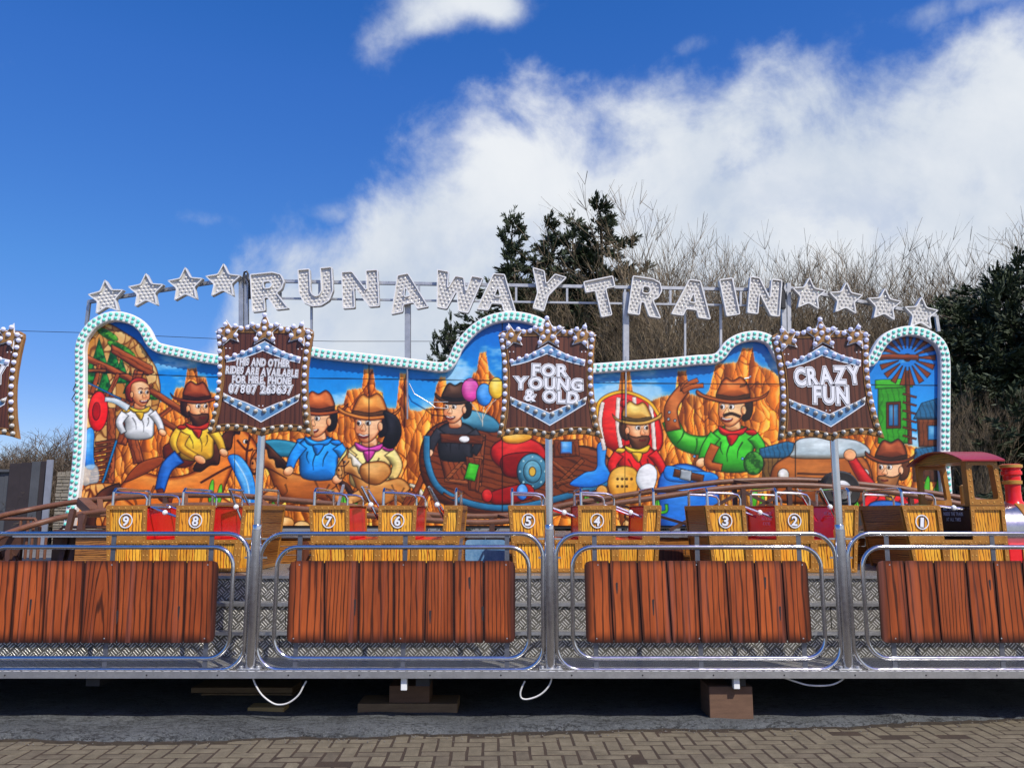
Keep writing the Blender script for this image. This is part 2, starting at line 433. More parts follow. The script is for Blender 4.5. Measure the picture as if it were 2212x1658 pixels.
# ------------------------------------------------------------------ mesh helpers
class MB:
    def __init__(self):
        self.v = []
        self.f = []
        self.uv = None

    def box(self, x0, x1, y0, y1, z0, z1):
        i = len(self.v)
        self.v += [(x, y, z) for z in (z0, z1) for y in (y0, y1) for x in (x0, x1)]
        for q in ((0, 2, 3, 1), (4, 5, 7, 6), (0, 1, 5, 4), (2, 6, 7, 3), (0, 4, 6, 2), (1, 3, 7, 5)):
            self.f.append(tuple(i + k for k in q))
        return self

    def bar(self, a, b, w_, h_=None, up=(0, 0, 1)):
        """square bar from a to b"""
        a, b = Vector(a), Vector(b)
        h_ = h_ or w_
        d = (b - a).normalized()
        s = d.cross(Vector(up))
        if s.length < 1e-4:
            s = d.cross(Vector((0, 1, 0)))
        s.normalize()
        u = s.cross(d).normalized()
        i = len(self.v)
        for p in (a, b):
            for (k, l) in ((-1, -1), (1, -1), (1, 1), (-1, 1)):
                self.v.append(tuple(p + s * (k * w_ / 2) + u * (l * h_ / 2)))
        self.f += [(i, i + 3, i + 2, i + 1), (i + 4, i + 5, i + 6, i + 7)]
        for k in range(4):
            self.f.append((i + k, i + (k + 1) % 4, i + 4 + (k + 1) % 4, i + 4 + k))
        return self

    def tube(self, pts, r, n=8, closed=False, caps=True):
        pts = [Vector(p) for p in pts]
        m_ = len(pts)
        rs = r if isinstance(r, (list, tuple)) else [r] * m_
        i0 = len(self.v)
        prev = None
        for k in range(m_):
            if closed:
                d = pts[(k + 1) % m_] - pts[k - 1]
            else:
                d = pts[min(k + 1, m_ - 1)] - pts[max(k - 1, 0)]
            d.normalize()
            if prev is None:
                s = d.cross(Vector((0, 0, 1)))
                if s.length < .05:
                    s = d.cross(Vector((0, 1, 0)))
            else:
                s = prev - d * prev.dot(d)
            s.normalize()
            prev = s
            u = d.cross(s)
            for j in range(n):
                a = 2 * math.pi * j / n
                self.v.append(tuple(pts[k] + (s * math.cos(a) + u * math.sin(a)) * rs[k]))
        for k in range(m_ if closed else m_ - 1):
            a, b = i0 + k * n, i0 + ((k + 1) % m_) * n
            for j in range(n):
                self.f.append((a + j, b + j, b + (j + 1) % n, a + (j + 1) % n))
        if caps and not closed:
            self.f.append(tuple(i0 + j for j in range(n)))
            self.f.append(tuple(i0 + (m_ - 1) * n + j for j in reversed(range(n))))
        return self

    def prism(self, loops, y0, y1, T=None):
        """2-D loops (outer, holes...) in x, z, front at y0, back at y1"""
        T = T or (lambda x, y, z: (x, y, z))
        flat = [p for l in loops for p in l]
        tri = tessellate_polygon([[Vector((p[0], p[1], 0)) for p in l] for l in loops]) if len(loops) > 1 else []
        i = len(self.v)
        n = len(flat)
        self.v += [T(p[0], y0, p[1]) for p in flat]
        self.v += [T(p[0], y1, p[1]) for p in flat]
        if len(loops) == 1:
            idx_ = list(range(n)) if sum(flat[k - 1][0] * flat[k][1] - flat[k][0] * flat[k - 1][1] for k in range(n)) > 0 else list(range(n))[::-1]
            self.f.append(tuple(i + k for k in idx_))
            self.f.append(tuple(i + n + k for k in reversed(idx_)))
            tri = []
        for t_ in tri:
            a, b, c = (flat[k] for k in t_)
            ar = (b[0] - a[0]) * (c[1] - a[1]) - (b[1] - a[1]) * (c[0] - a[0])
            if abs(ar) < 1e-12:
                continue
            q = tuple(t_) if ar > 0 else tuple(reversed(t_))
            self.f.append(tuple(i + k for k in q))
            self.f.append(tuple(i + n + k for k in reversed(q)))
        o = 0
        for li, l in enumerate(loops):
            ar = sum(l[k - 1][0] * l[k][1] - l[k][0] * l[k - 1][1] for k in range(len(l)))
            fw = (ar > 0) == (li == 0)
            m_ = len(l)
            for k in range(m_):
                a, b = i + o + k, i + o + (k + 1) % m_
                self.f.append((a, a + n, b + n, b) if fw else (a, b, b + n, a + n))
            o += m_
        return self

    def ring(self, outer, inner, y0, y1, T=None):
        """flat ring between two loops of the same number of points"""
        T = T or (lambda x, y, z: (x, y, z))
        if area2(outer) < 0:
            outer, inner = outer[::-1], inner[::-1]
        n = len(outer)
        i = len(self.v)
        for y in (y0, y1):
            self.v += [T(p[0], y, p[1]) for p in outer]
            self.v += [T(p[0], y, p[1]) for p in inner]
        for k in range(n):
            a, b = k, (k + 1) % n
            self.f.append((i + a, i + b, i + n + b, i + n + a))
            self.f.append((i + 2 * n + b, i + 2 * n + a, i + 3 * n + a, i + 3 * n + b))
            self.f.append((i + b, i + a, i + 2 * n + a, i + 2 * n + b))
            self.f.append((i + n + a, i + n + b, i + 3 * n + b, i + 3 * n + a))
        return self

    def dome(self, c, r, h=None, n=8, m_=3, ax='y'):
        """half ball bulging towards -y"""
        h = h or r
        i = len(self.v)
        for k in range(m_):
            a = k / m_ * math.pi / 2
            for j in range(n):
                t_ = 2 * math.pi * j / n
                self.v.append((c[0] + r * math.cos(a) * math.cos(t_), c[1] - h * math.sin(a), c[2] + r * math.cos(a) * math.sin(t_)))
        self.v.append((c[0], c[1] - h, c[2]))
        for k in range(m_ - 1):
            for j in range(n):
                a, b = i + k * n, i + (k + 1) * n
                self.f.append((a + j, a + (j + 1) % n, b + (j + 1) % n, b + j))
        for j in range(n):
            self.f.append((i + (m_ - 1) * n + j, i + (m_ - 1) * n + (j + 1) % n, i + m_ * n))
        return self

    def lathe(self, prof, c, ax='z', n=24):
        """profile (radius, height) turned about an axis through c"""
        i = len(self.v)
        for (r, h) in prof:
            for j in range(n):
                a = 2 * math.pi * j / n
                p = (r * math.cos(a), r * math.sin(a), h) if ax == 'z' else ((h, r * math.cos(a), r * math.sin(a)) if ax == 'x' else (r * math.sin(a), h, r * math.cos(a)))
                self.v.append((c[0] + p[0], c[1] + p[1], c[2] + p[2]))
        for k in range(len(prof) - 1):
            for j in range(n):
                a, b = i + k * n, i + (k + 1) * n
                self.f.append((a + j, a + (j + 1) % n, b + (j + 1) % n, b + j))
        self.f.append(tuple(i + j for j in reversed(range(n))))
        self.f.append(tuple(i + (len(prof) - 1) * n + j for j in range(n)))
        return self

    def quad(self, a, b, c, d):
        i = len(self.v)
        self.v += [tuple(a), tuple(b), tuple(c), tuple(d)]
        self.f.append((i, i + 1, i + 2, i + 3))
        return self


def mesh(name, mb, m_, org=(0, 0, 0), smooth=False):
    me = bpy.data.meshes.new(name)
    ox, oy, oz = org
    me.from_pydata([(x - ox, y - oy, z - oz) for (x, y, z) in mb.v], [], mb.f)
    if m_:
        me.materials.append(MATS[m_])
    if smooth:
        me.polygons.foreach_set('use_smooth', [True] * len(me.polygons))
        try:
            me.set_sharp_from_angle(angle=R(40))
        except Exception:
            pass
    me.update()
    return me


def link(name, me, parent=None, loc=(0, 0, 0), kind=None, label=None):
    o = bpy.data.objects.new(name, me)
    COL.objects.link(o)
    if parent:
        o.parent = parent
    o.location = loc
    if kind:
        o['kind'] = kind
    if label:
        o['label'] = label
    return o


def root_of(o):
    while o.parent:
        o = o.parent
    return o


def part(name, mb, m_, parent, smooth=False, kind=None, label=None, bevel=0):
    """mesh given in place coordinates, made a child of parent (whose origin chain is translation only)"""
    t_ = root_of(parent)
    me = mesh(name, mb, m_, tuple(t_.location), smooth)
    o = link(name, me, parent, (0, 0, 0), kind, label)
    if bevel:
        bv = o.modifiers.new('bevel', 'BEVEL')
        bv.width = bevel
        bv.segments = 2
        bv.limit_method = 'ANGLE'
    return o


def thing(name, label, cat, loc=(0, 0, 0), group=None):
    o = bpy.data.objects.new(name, None)
    COL.objects.link(o)
    o.empty_display_size = .1
    o.location = loc
    o['label'] = label
    o['category'] = cat
    if group:
        o['group'] = group
    return o


def solo(name, mb, m_, label, cat, group=None, smooth=False, org=None, bevel=0):
    org = org or mb.v[0]
    o = link(name, mesh(name, mb, m_, org, smooth), None, org)
    o['label'] = label
    o['category'] = cat
    if group:
        o['group'] = group
    if bevel:
        bv = o.modifiers.new('bevel', 'BEVEL')
        bv.width = bevel
        bv.segments = 2
    return o


def struct(name, mb, m_, parent=None, smooth=False):
    o = link(name, mesh(name, mb, m_, (0, 0, 0), smooth), parent)
    if not parent:
        o['kind'] = 'structure'
    return o


def catmull(pts, n=8, closed=True):
    pts = [Vector((p[0], p[1])) for p in pts]
    m_ = len(pts)
    out_ = []
    for i in range(m_ if closed else m_ - 1):
        if closed:
            p0, p1, p2, p3 = pts[i - 1], pts[i], pts[(i + 1) % m_], pts[(i + 2) % m_]
        else:
            p0, p1, p2, p3 = pts[max(i - 1, 0)], pts[i], pts[i + 1], pts[min(i + 2, m_ - 1)]
        for k in range(n):
            t_ = k / n
            out_.append(tuple(.5 * (2 * p1 + (p2 - p0) * t_ + (2 * p0 - 5 * p1 + 4 * p2 - p3) * t_ ** 2 + (3 * p1 - p0 - 3 * p2 + p3) * t_ ** 3)))
    if not closed:
        out_.append(tuple(pts[-1]))
    return out_


def area2(l):
    return sum(l[k - 1][0] * l[k][1] - l[k][0] * l[k - 1][1] for k in range(len(l)))


def offset(l, d):
    """closed loop moved inwards by d (mitred)"""
    sgn = 1 if area2(l) > 0 else -1
    n = len(l)
    res = []
    for i in range(n):
        a, b, c = Vector(l[i - 1]), Vector(l[i]), Vector(l[(i + 1) % n])
        e1, e2 = (b - a), (c - b)
        if e1.length < 1e-9 or e2.length < 1e-9:
            res.append(tuple(b))
            continue
        e1.normalize()
        e2.normalize()
        n1_ = Vector((-e1.y, e1.x)) * sgn
        n2_ = Vector((-e2.y, e2.x)) * sgn
        h = (n1_ + n2_)
        if h.length < .2:
            h = n1_
        h.normalize()
        res.append(tuple(b + h * (d / max(.35, h.dot(n1_)))))
    return res


def rounded(l, r, n=3):
    """closed loop with its corners rounded"""
    m_ = len(l)
    res = []
    for i in range(m_):
        a, b, c = Vector(l[i - 1]), Vector(l[i]), Vector(l[(i + 1) % m_])
        d1, d2 = (a - b), (c - b)
        k = min(r, d1.length * .45, d2.length * .45)
        p, q = b + d1.normalized() * k, b + d2.normalized() * k
        for j in range(n + 1):
            t_ = j / n
            res.append(tuple((1 - t_) ** 2 * p + 2 * t_ * (1 - t_) * b + t_ ** 2 * q))
    return res


def inside(l, x, y):
    c = False
    for i in range(len(l)):
        x1, y1 = l[i - 1]
        x2, y2 = l[i]
        if (y1 > y) != (y2 > y) and x < (x2 - x1) * (y - y1) / (y2 - y1) + x1:
            c = not c
    return c


def edge_dist(l, x, y):
    best = 9e9
    for i in range(len(l)):
        a, b = Vector(l[i - 1]), Vector(l[i])
        p = Vector((x, y))
        d = b - a
        t_ = max(0, min(1, (p - a).dot(d) / max(d.length_squared, 1e-12)))
        best = min(best, (a + d * t_ - p).length)
    return best


def star_pts(cx, cz, r, k=.45, rot=0.0):
    res = []
    for i in range(3, 13):
        a = R(90) + rot + i * math.pi / 5
        q = r if i % 2 == 0 else r * k
        res.append((cx + q * math.cos(a), cz + q * math.sin(a)))
    return res


_glyph = {}


def glyph(ch, off):
    """flat outline of one character at size 1, thickened by off: verts, faces, width"""
    key = (ch, off)
    if key not in _glyph:
        cu = bpy.data.curves.new('lettering', 'FONT')
        cu.body = ch
        cu.size = 1
        cu.offset = off
        cu.resolution_u = 3
        o = bpy.data.objects.new('lettering', cu)
        COL.objects.link(o)
        bpy.context.view_layer.update()
        dg = bpy.context.evaluated_depsgraph_get()
        me = bpy.data.meshes.new_from_object(o.evaluated_get(dg))
        vs = [tuple(v.co) for v in me.vertices]
        fs = [tuple(p.vertices) for p in me.polygons]
        bpy.data.objects.remove(o)
        bpy.data.meshes.remove(me)
        bpy.data.curves.remove(cu)
        _glyph[key] = (vs, fs)
    return _glyph[key]


def letter_layers(text, cx, cz, width, height, y, offs, step=.0012, jit=0.0, tilt=0.0, seed=1, gap=.08):
    """one line of lettering in the x-z plane at depth y, facing -y; one MB per layer (back to front)"""
    rr = random.Random(seed)
    x = 0
    pos = []
    for ch in text:
        if ch == ' ':
            x += .32
            continue
        vs, _ = glyph(ch, offs[-1])
        a, b = min(v[0] for v in vs), max(v[0] for v in vs)
        pos.append((ch, x - a, x + (b - a) / 2))
        x += (b - a) + gap
    tot = x - gap
    sx = width / tot
    sz = height / .73
    res = []
    for li, off in enumerate(offs):
        mb = MB()
        r2 = random.Random(seed)
        for ci, (ch, px, mid) in enumerate(pos):
            vs, fs = glyph(ch, off)
            i = len(mb.v)
            ang = r2.uniform(-jit, jit)
            dz = r2.uniform(-jit, jit) * .25
            yy = y - li * step - (ci % 2) * step * .4
            for v in vs:
                gx, gz = v[0] + px - mid, v[1] - .36
                gx, gz = gx * math.cos(ang) - gz * math.sin(ang), gx * math.sin(ang) + gz * math.cos(ang) + dz
                X, Z = (gx + mid - tot / 2) * sx, gz * sz
                X, Z = X * math.cos(tilt) - Z * math.sin(tilt), X * math.sin(tilt) + Z * math.cos(tilt)
                mb.v.append((cx + X, yy, cz + Z))
            for f in fs:
                a, b, c = (mb.v[i + f[k]] for k in range(3))
                ar = (b[0] - a[0]) * (c[2] - a[2]) - (b[2] - a[2]) * (c[0] - a[0])
                mb.f.append(tuple(i + k for k in (f if ar > 0 else reversed(f))))
        res.append(mb)
    return res

# ================================================================== SETTING
GND = 0.15         # level of the tarmac
BC = .1         # brick module
RAILY = 6.2
ZD = 0.51          # front deck
ZP = 1.112         # floor the train stands on
ZM = 1.415         # raised middle platform
YM = 10.5          # painted backdrop

g = MB()
g.quad((-500, -60, GND - .07), (500, -60, GND - .07), (500, 700, GND - .07), (-500, 700, GND - .07))
struct('ground', g, 'yard')

# block paving: 90 degree herringbone of 200 x 100 mm bricks
pv = MB()
pv.quad((-14, -6.0, GND - .0138), (14, -6.0, GND - .0138), (14, 6.6, GND - .0138), (-14, 6.6, GND - .0138))
paving = struct('paving', pv, 'joint_dirt')


def apron_edge(x):
    """front edge of the tarmac against the bricks"""
    px = 1106 + x / 5.6 * F
    t_ = [(-400, 1596), (0, 1594), (120, 1596), (330, 1601), (480, 1597), (620, 1591), (700, 1590), (800, 1590), (880, 1585), (1000, 1583), (1200, 1578),
          (1360, 1573), (1500, 1573), (1700, 1571), (1850, 1567), (1960, 1561), (2080, 1556), (2212, 1552), (2600, 1548)]
    y = np.interp(px, [a for a, b in t_], [b for a, b in t_])
    d = ray(px, float(y))
    return (GND - CAMZ) / d.z * d.y


def wig(x):
    return .012 * math.sin(x * 7.1) + .010 * math.sin(x * 17.3 + 1) + .008 * math.sin(x * 41 + 2) + .006 * math.sin(x * 83)


def brick_mesh(lx, ly):
    m_ = MB()
    e = .004
    h = .05
    x0, x1, y0, y1 = -lx / 2, lx / 2, -ly / 2, ly / 2
    for z, k in ((-h, 0), (-e, 0), (0, e)):
        m_.v += [(x0 + k, y0 + k, z), (x1 - k, y0 + k, z), (x1 - k, y1 - k, z), (x0 + k, y1 - k, z)]
    for k in range(2):
        for j in range(4):
            a, b = k * 4, k * 4 + 4
            m_.f.append((a + j, a + (j + 1) % 4, b + (j + 1) % 4, b + j))
    m_.f.append((8, 9, 10, 11))
    return mesh('brick', m_, 'paver')


BH = [brick_mesh(.192 + a, .092 + b) for a, b in ((-.004, -.0045), (-.008, -.007), (-.003, -.0055))]
BHALF = brick_mesh(.092, .092)
spots = []
ANG = R(1.5)
for cx in range(-80, 80):
    for cy in range(18, 75):
        t_ = (cx - cy) % 4
        if t_ == 0:
            x, y, rz = (cx + 1) * BC, (cy + .5) * BC, 0
        elif t_ == 3:
            x, y, rz = (cx + .5) * BC, (cy + 1) * BC, math.pi / 2
        else:
            continue
        x, y = x * math.cos(ANG) - (y - 6) * math.sin(ANG), 6 + x * math.sin(ANG) + (y - 6) * math.cos(ANG)
        lim = apron_edge(x) + wig(x)
        if y > lim + .02 or y < 2.3 or abs(x) > 6.4:
            continue
        spots.append((x, y, rz + ANG + random.uniform(-.03, .03), random.uniform(-.0016, .0016) - (.0012 if random.random() < .06 else 0)))


def seen(p):
    return abs(p[0]) < .655 * p[1] + .1 and p[1] > 4.55


vis = sorted([p for p in spots if seen(p)], key=lambda p: p[1])
for k, (x, y, rz, dz) in enumerate(vis[:300]):
    o = link('brick', random.choice(BH) if random.random() > .12 or True else BHALF, paving, (x, y, GND + dz - .012))
    o.rotation_euler = (random.uniform(-.004, .004), random.uniform(-.004, .004), rz)
rest = MB()
for (x, y, rz, dz) in vis[300:] + [p for p in spots if not seen(p)]:
    me = BH[0]
    i = len(rest.v)
    c, s = math.cos(rz), math.sin(rz)
    for v in me.vertices:
        rest.v.append((x + v.co.x * c - v.co.y * s, y + v.co.x * s + v.co.y * c, v.co.z + GND + dz - .012))
    for f in me.polygons:
        rest.f.append(tuple(i + k for k in f.vertices))
o = struct('brick', rest, 'paver', paving)
o['kind'] = 'stuff'

# tarmac apron with a ragged front edge
ap = MB()
xs = np.linspace(-14, 14, 700)
rows = []
for x in xs:
    e = apron_edge(max(-6, min(6, x))) + wig(x)
    rr_ = .004 * math.sin(x * 5) + .003 * math.sin(x * 13 + 2)
    rows.append([(x, e + .0, -.050), (x, e + .004 + .006 * abs(math.sin(x * 61)), -.016), (x, e + .03 + .012 * math.sin(x * 33), .006 + rr_), (x, e + .11, .020 + rr_ * 2), (x, e + .3, .018 + rr_), (x, 9, .0), (x, 60, -.03)])
nr = len(rows[0])
for r_ in rows:
    ap.v += [(a, b, c + GND) for a, b, c in r_]
for i in range(len(rows) - 1):
    for k in range(nr - 1):
        a, b = i * nr + k, (i + 1) * nr + k
        ap.f.append((a, b, b + 1, a + 1))
apo = struct('tarmac_apron', ap, 'asphalt', None, True)
apo.data.materials.append(MATS['moss_dirt'])
for k, p_ in enumerate(apo.data.polygons):
    if k % (nr - 1) < 1:
        p_.material_index = 1
# grit and pebbles swept against the apron
gt = MB()
for k in range(420):
    x = random.uniform(-4.2, 4.2)
    y = apron_edge(x) - abs(random.gauss(0, .09)) + .03
    s_ = random.uniform(.002, .006)
    i = len(gt.v)
    z = GND - .008
    gt.v += [(x - s_, y, z), (x, y - s_, z), (x + s_ * 1.2, y, z), (x, y + s_, z), (x, y, z + s_ * 1.3)]
    gt.f += [(i, i + 1, i + 4), (i + 1, i + 2, i + 4), (i + 2, i + 3, i + 4), (i + 3, i, i + 4)]
go_ = struct('grit', gt, 'yard')
go_['kind'] = 'stuff'
# earth and moss swept into the joint along the apron
ms = MB()
rows = []
for x in xs:
    e = apron_edge(max(-6, min(6, x))) + wig(x)
    k = .012 + .035 * max(0, math.sin(x * 2.3 + 1)) ** 2 + .016 * abs(math.sin(x * 19)) + .012 * abs(math.sin(x * 53))
    rows.append([(x, e - k, -.017), (x, e - k * .5, -.004), (x, e + .016, -.006)])
for r_ in rows:
    ms.v += [(a, b, c + GND) for a, b, c in r_]
for i in range(len(rows) - 1):
    for k in range(2):
        a, b = i * 3 + k, (i + 1) * 3 + k
        ms.f.append((a, b, b + 1, a + 1))
o = struct('joint_earth', ms, 'moss_dirt', None, True)
o['kind'] = 'stuff'

# ------------------------------------------------------------------ ride platform: deck, steps, train floor, raised middle
XL, XR = -6.6, 6.6
plat = thing('ride_platform', 'long stepped aluminium tread plate platform carrying the ride', 'platform', (0, 6.1, ZD))
part('deck', MB().box(XL, XR, 6.10, 6.72, ZD - .03, ZD), 'tread_plate', plat)
lip = MB()
lip.box(XL, XR, 6.085, 6.10, ZD - .042, ZD + .004)
lip.box(XL, XR, 6.10, 6.16, ZD - .042, ZD - .032)
part('edge_strip', lip, 'aluminium', plat)
dash = MB()
for k in range(int((XR - XL) / .068)):
    x = XL + k * .068
    dash.box(x, x + .045, 6.108, 6.122, ZD, ZD + .0035)
part('deck_lug', dash, 'letter_rim', plat, kind='stuff')
rivet = MB()
for k in range(26):
    rivet.dome((XL + .4 + k * .51, 6.085, ZD - .02), .007, .005, 6, 2)
part('rivet', rivet, 'dark_steel', plat, kind='stuff')
zs = [ZD, .70, .907, ZP]
ys = [6.72, 6.87, 7.07, 7.22]
joints = [-6.6, -4.35, -1.86, .36, 2.62, 4.9, 6.6]
for k in range(3):
    for j in range(6):
        x0, x1 = joints[j] + .004, joints[j + 1] - .004
        part('riser', MB().box(x0, x1, ys[k], ys[k] + .012, zs[k] + .001, zs[k + 1] - .012), 'tread_plate', plat)
    nxt = ys[k + 1] + .012 if k < 2 else 8.7
    part('tread', MB().box(XL, XR, ys[k] - .012, nxt, zs[k + 1] - .012, zs[k + 1]), 'tread_plate', plat)
    part('nosing', MB().box(XL, XR, ys[k] - .02, ys[k] - .012, zs[k + 1] - .022, zs[k + 1] + .003), 'aluminium', plat)
# raised middle platform with a boarded skirt
part('raised_deck', MB().box(-5.25, 5.0, 8.7, 10.40, ZM - .03, ZM), 'tread_plate', plat)
px = -4.6
k = 0
zz = np.linspace(ZP + .002, ZM - .032, 4)
for j in range(3):
    x = -4.6
    while x < 4.9:
        l_ = random.uniform(1.0, 1.7)
        x1 = min(x + l_, 4.95)
        part('skirt_board', MB().box(x + .004, x1 - .004, 8.685 + random.uniform(0, .004), 8.70, zz[j] + .003, zz[j + 1] - .003), 'car_wood_end', plat)
        x = x1
part('skirt_edge', MB().box(-5.25, 5.0, 8.66, 8.70, ZM - .028, ZM + .004), 'aluminium', plat)
# white and blue printed oblongs on the skirt, seen in the gaps between the cars
for (a, b, c, d, cm) in ((1005, 1092, 1165, 1214, 'sign_blue'), (1425, 1476, 1180, 1214, 'sign_wood'), (640, 668, 1168, 1214, 'sign_wood')):
    p0, p1 = P(a, d, 8.67), P(b, c, 8.67)
    part('printed_panel', MB().prism([rounded([(p0.x, max(p0.z, ZP + .01)), (p1.x, max(p0.z, ZP + .01)), (p1.x, p1.z), (p0.x, p1.z)], .04)], 8.672, 8.682), cm, plat)
# deck beams and brackets; dark box behind added to block light leaking under
ch = MB()
ch.box(XL, XR, 8.2, 10.2, GND + .04, ZP - .02)
ch.box(XL, XR, 6.75, 6.85, ZD - .12, ZD - .03)
for x in (-5.5, -3.1, -.7, 1.6, 4.0):
    ch.box(x, x + .1, 6.16, 8.2, ZD - .11, ZD - .03)
part('chassis_light_block', ch, 'dark_steel', plat)
for (x, y0, y1) in ((873, 1464, 1489), (1590, 1463, 1486)):
    p0, p1 = P(x, y1, 6.14), P(x, y0, 6.14)
    b_ = MB()
    b_.box(p0.x - .022, p0.x + .022, 6.115, 6.165, p0.z, ZD - .043)
    part('jack_leg', b_, 'white_paint', plat, bevel=.004)
for (a, b, y0, y1) in ((840, 923, 1425, 1445),):
    pass

# packing blocks
def block(x0, x1, y0, y1, Yf, dep, m_, label, name='packing_block', zfix=None):
    a, b = P(x0, y1, Yf), P(x1, y0, Yf)
    z0 = a.z if zfix is None else zfix
    mb = MB().box(a.x, b.x, Yf, Yf + dep, z0, b.z)
    return solo(name, mb, m_, label, 'block', None, org=((a.x + b.x) / 2, Yf, z0), bevel=.005)


block(1534, 1625, 1482, 1557, 6.17, .28, 'block_wood', 'big square brown timber block standing under the right jack leg', zfix=GND + .012)
block(840, 928, 1480, 1522, 6.42, .25, 'block_wood', 'brown timber block on a plank under the middle jack leg', zfix=P(880, 1521, 6.42).z)
block(772, 988, 1519, 1531, 6.38, .3, 'raw_timber', 'flat timber plank lying under the middle packing block', 'timber_plank', zfix=GND + .0)
block(412, 632, 1484, 1496, 6.95, .3, 'raw_timber', 'upper of two stacked planks in the dark below the deck', 'timber_plank', zfix=P(412, 1496, 6.95).z)
block(434, 632, 1497, 1506, 6.97, .3, 'raw_timber', 'lower of two stacked planks in the dark below the deck', 'timber_plank', zfix=GND)
block(534, 613, 1527, 1537, 6.42, .15, 'bright_timber', 'yellowish offcut of timber lying by the left cable loop', 'timber_offcut', zfix=GND + .005)


# ================================================================== PAINTED BACKDROP
OUT_D = [(141, 1146), (147, 1112), (152.7, 1078), (158, 1035), (163.5, 983), (166, 935), (167.6, 882), (168, 845), (168, 802), (168, 778), (167.6, 757.8), (172.5, 733.9), (182.6, 715.6),
         (198, 697), (219, 683.5), (237.6, 677), (256, 675), (278, 678), (301.8, 687), (320, 702), (331, 718), (337.6, 732), (347, 741), (362, 746), (400, 754),
         (459.5, 766), (520, 771), (600, 767), (640, 757), (673, 751), (705.6, 756), (790, 765), (873, 774.4), (925, 781), (955, 784), (966, 778), (974, 764), (981, 748),
         (1000.5, 722.5), (1027, 698.5), (1060.8, 681.6), (1101, 675), (1141, 679.5), (1175, 692), (1200, 713), (1219, 741), (1230, 768), (1238, 782), (1252, 788),
         (1285, 786.5), (1360, 781), (1446, 774.4), (1500, 769), (1534, 767), (1547, 761), (1556, 749), (1570.5, 734), (1596, 721.5), (1628.5, 717), (1657.5, 724), (1674, 738),
         (1684, 757), (1693, 769), (1715, 775), (1790, 777), (1860, 775), (1874, 768), (1882, 752), (1896.4, 731), (1918, 715.5), (1954, 706.4), (1990.5, 711), (2023, 727.5), (2040, 750),
         (2046.5, 781), (2047, 850), (2046, 984), (2049, 1040), (2052, 1086), (2055, 1146)]
cm_ = catmull(OUT_D, 5, closed=False)
OUT = [(P(x, y, YM).x, P(x, y, YM).z) for (x, y) in cm_]
if area2(OUT) < 0:
    OUT = OUT[::-1]
FW = .132
mural = thing('painted_backdrop', 'long painted wild west canyon backdrop with a white scalloped frame of mint lamps', 'backdrop', (0, YM, ZM))
INN = offset(OUT, FW)
n_o = len(OUT)
# white frame: an open ring along top and sides, built as a strip of raised boards
ib = [i for i in range(n_o)]
fr = MB()
yf, yb = YM - .085, YM + .012
# order outline from bottom left to bottom right
lo_idx = min(range(n_o), key=lambda i: (OUT[i][0] + OUT[i][1]))
seq = sorted(range(n_o), key=lambda i: i)
# OUT runs counter-clockwise (right to left over the top) or reversed; the closing edge is the bottom
for i in seq:
    o_, q = OUT[i], INN[i]
    if i == 0 or i == n_o - 1:
        q = (o_[0] + (FW if o_[0] < 0 else -FW), o_[1])
    e = .012
    od = Vector((q[0] - o_[0], q[1] - o_[1]))
    od.normalize()
    fr.v += [(o_[0], yb, o_[1]), (o_[0], yf + e, o_[1]), (o_[0] + od.x * e, yf, o_[1] + od.y * e), (q[0] - od.x * e, yf, q[1] - od.y * e), (q[0], yf + e, q[1]), (q[0], yb, q[1])]
for i in range(n_o - 1):
    for k in range(5):
        a, b = i * 6 + k, (i + 1) * 6 + k
        fr.f.append((a, a + 1, b + 1, b))
for i in (0, n_o - 1):
    fr.f.append(tuple(i * 6 + k for k in range(6)))
fo = part('frame', fr, 'white_paint', mural)
bm = bmesh.new()
bm.from_mesh(fo.data)
bmesh.ops.recalc_face_normals(bm, faces=bm.faces)
bm.to_mesh(fo.data)
bm.free()
# lamps: double row of mint caps along the frame
cap = MB().lathe([(.0225, 0), (.0225, .009), (.018, .015), (.008, .019)], (0, 0, 0), 'y', 10)
cap.v = [(x, -y, z) for (x, y, z) in cap.v]
cap.f = [tuple(reversed(f)) for f in cap.f]
capm = mesh('lamp_cap', cap, 'mint_cap', smooth=True)
capm.materials.append(MATS['mint_ring'])
for p_ in capm.polygons:
    if max((Vector((capm.vertices[v].co.x, capm.vertices[v].co.z)).length for v in p_.vertices)) > .0222 and abs(p_.normal.y) < .5:
        p_.material_index = 1
caps = []
for d_ in (.038, .094):
    line = offset(OUT, d_)[2:-2]
    acc = 0
    for i in range(1, len(line)):
        a, b = Vector(line[i - 1]), Vector(line[i])
        l_ = (b - a).length
        while acc < l_:
            p = a + (b - a) * (acc / l_)
            caps.append((p.x, p.y))
            acc += .0775
        acc -= l_
caps.sort(key=lambda c: c[0] * .0 + abs(c[1] - 2.2))


def behind_sign(x, z):
    px = 1106 + x / YM * F
    return 448 < px < 672 or 1078 < px < 1288 or 1682 < px < 1888


show = [c for c in caps if not behind_sign(*c)]
hide = [c for c in caps if behind_sign(*c)]
lb = MB()
for k, (x, z) in enumerate(show + hide):
    if k < 300:
        link('lamp_cap', capm, mural, (x, yf - YM, z - ZM))
    else:
        i = len(lb.v)
        lb.v += [(v[0] + x, v[1] + yf, v[2] + z) for v in cap.v]
        lb.f += [tuple(i + q for q in f) for f in cap.f]
part('lamp_cap', lb, 'mint_cap', mural, kind='stuff')
back = MB().prism([[p for p in offset(OUT, .03)]], YM + .014, YM + .06)
part('backing_board', back, 'dark_steel', mural)

# ---- the artwork itself, painted into colours on a fine grid of the flat panels
STEP = 1.5
gx = np.arange(150, 2058, STEP)
gy = np.arange(680, 1152, STEP)
PX, PY = np.meshgrid(gx, gy)
H_, W_ = PX.shape
IMG = np.zeros((H_, W_, 3))


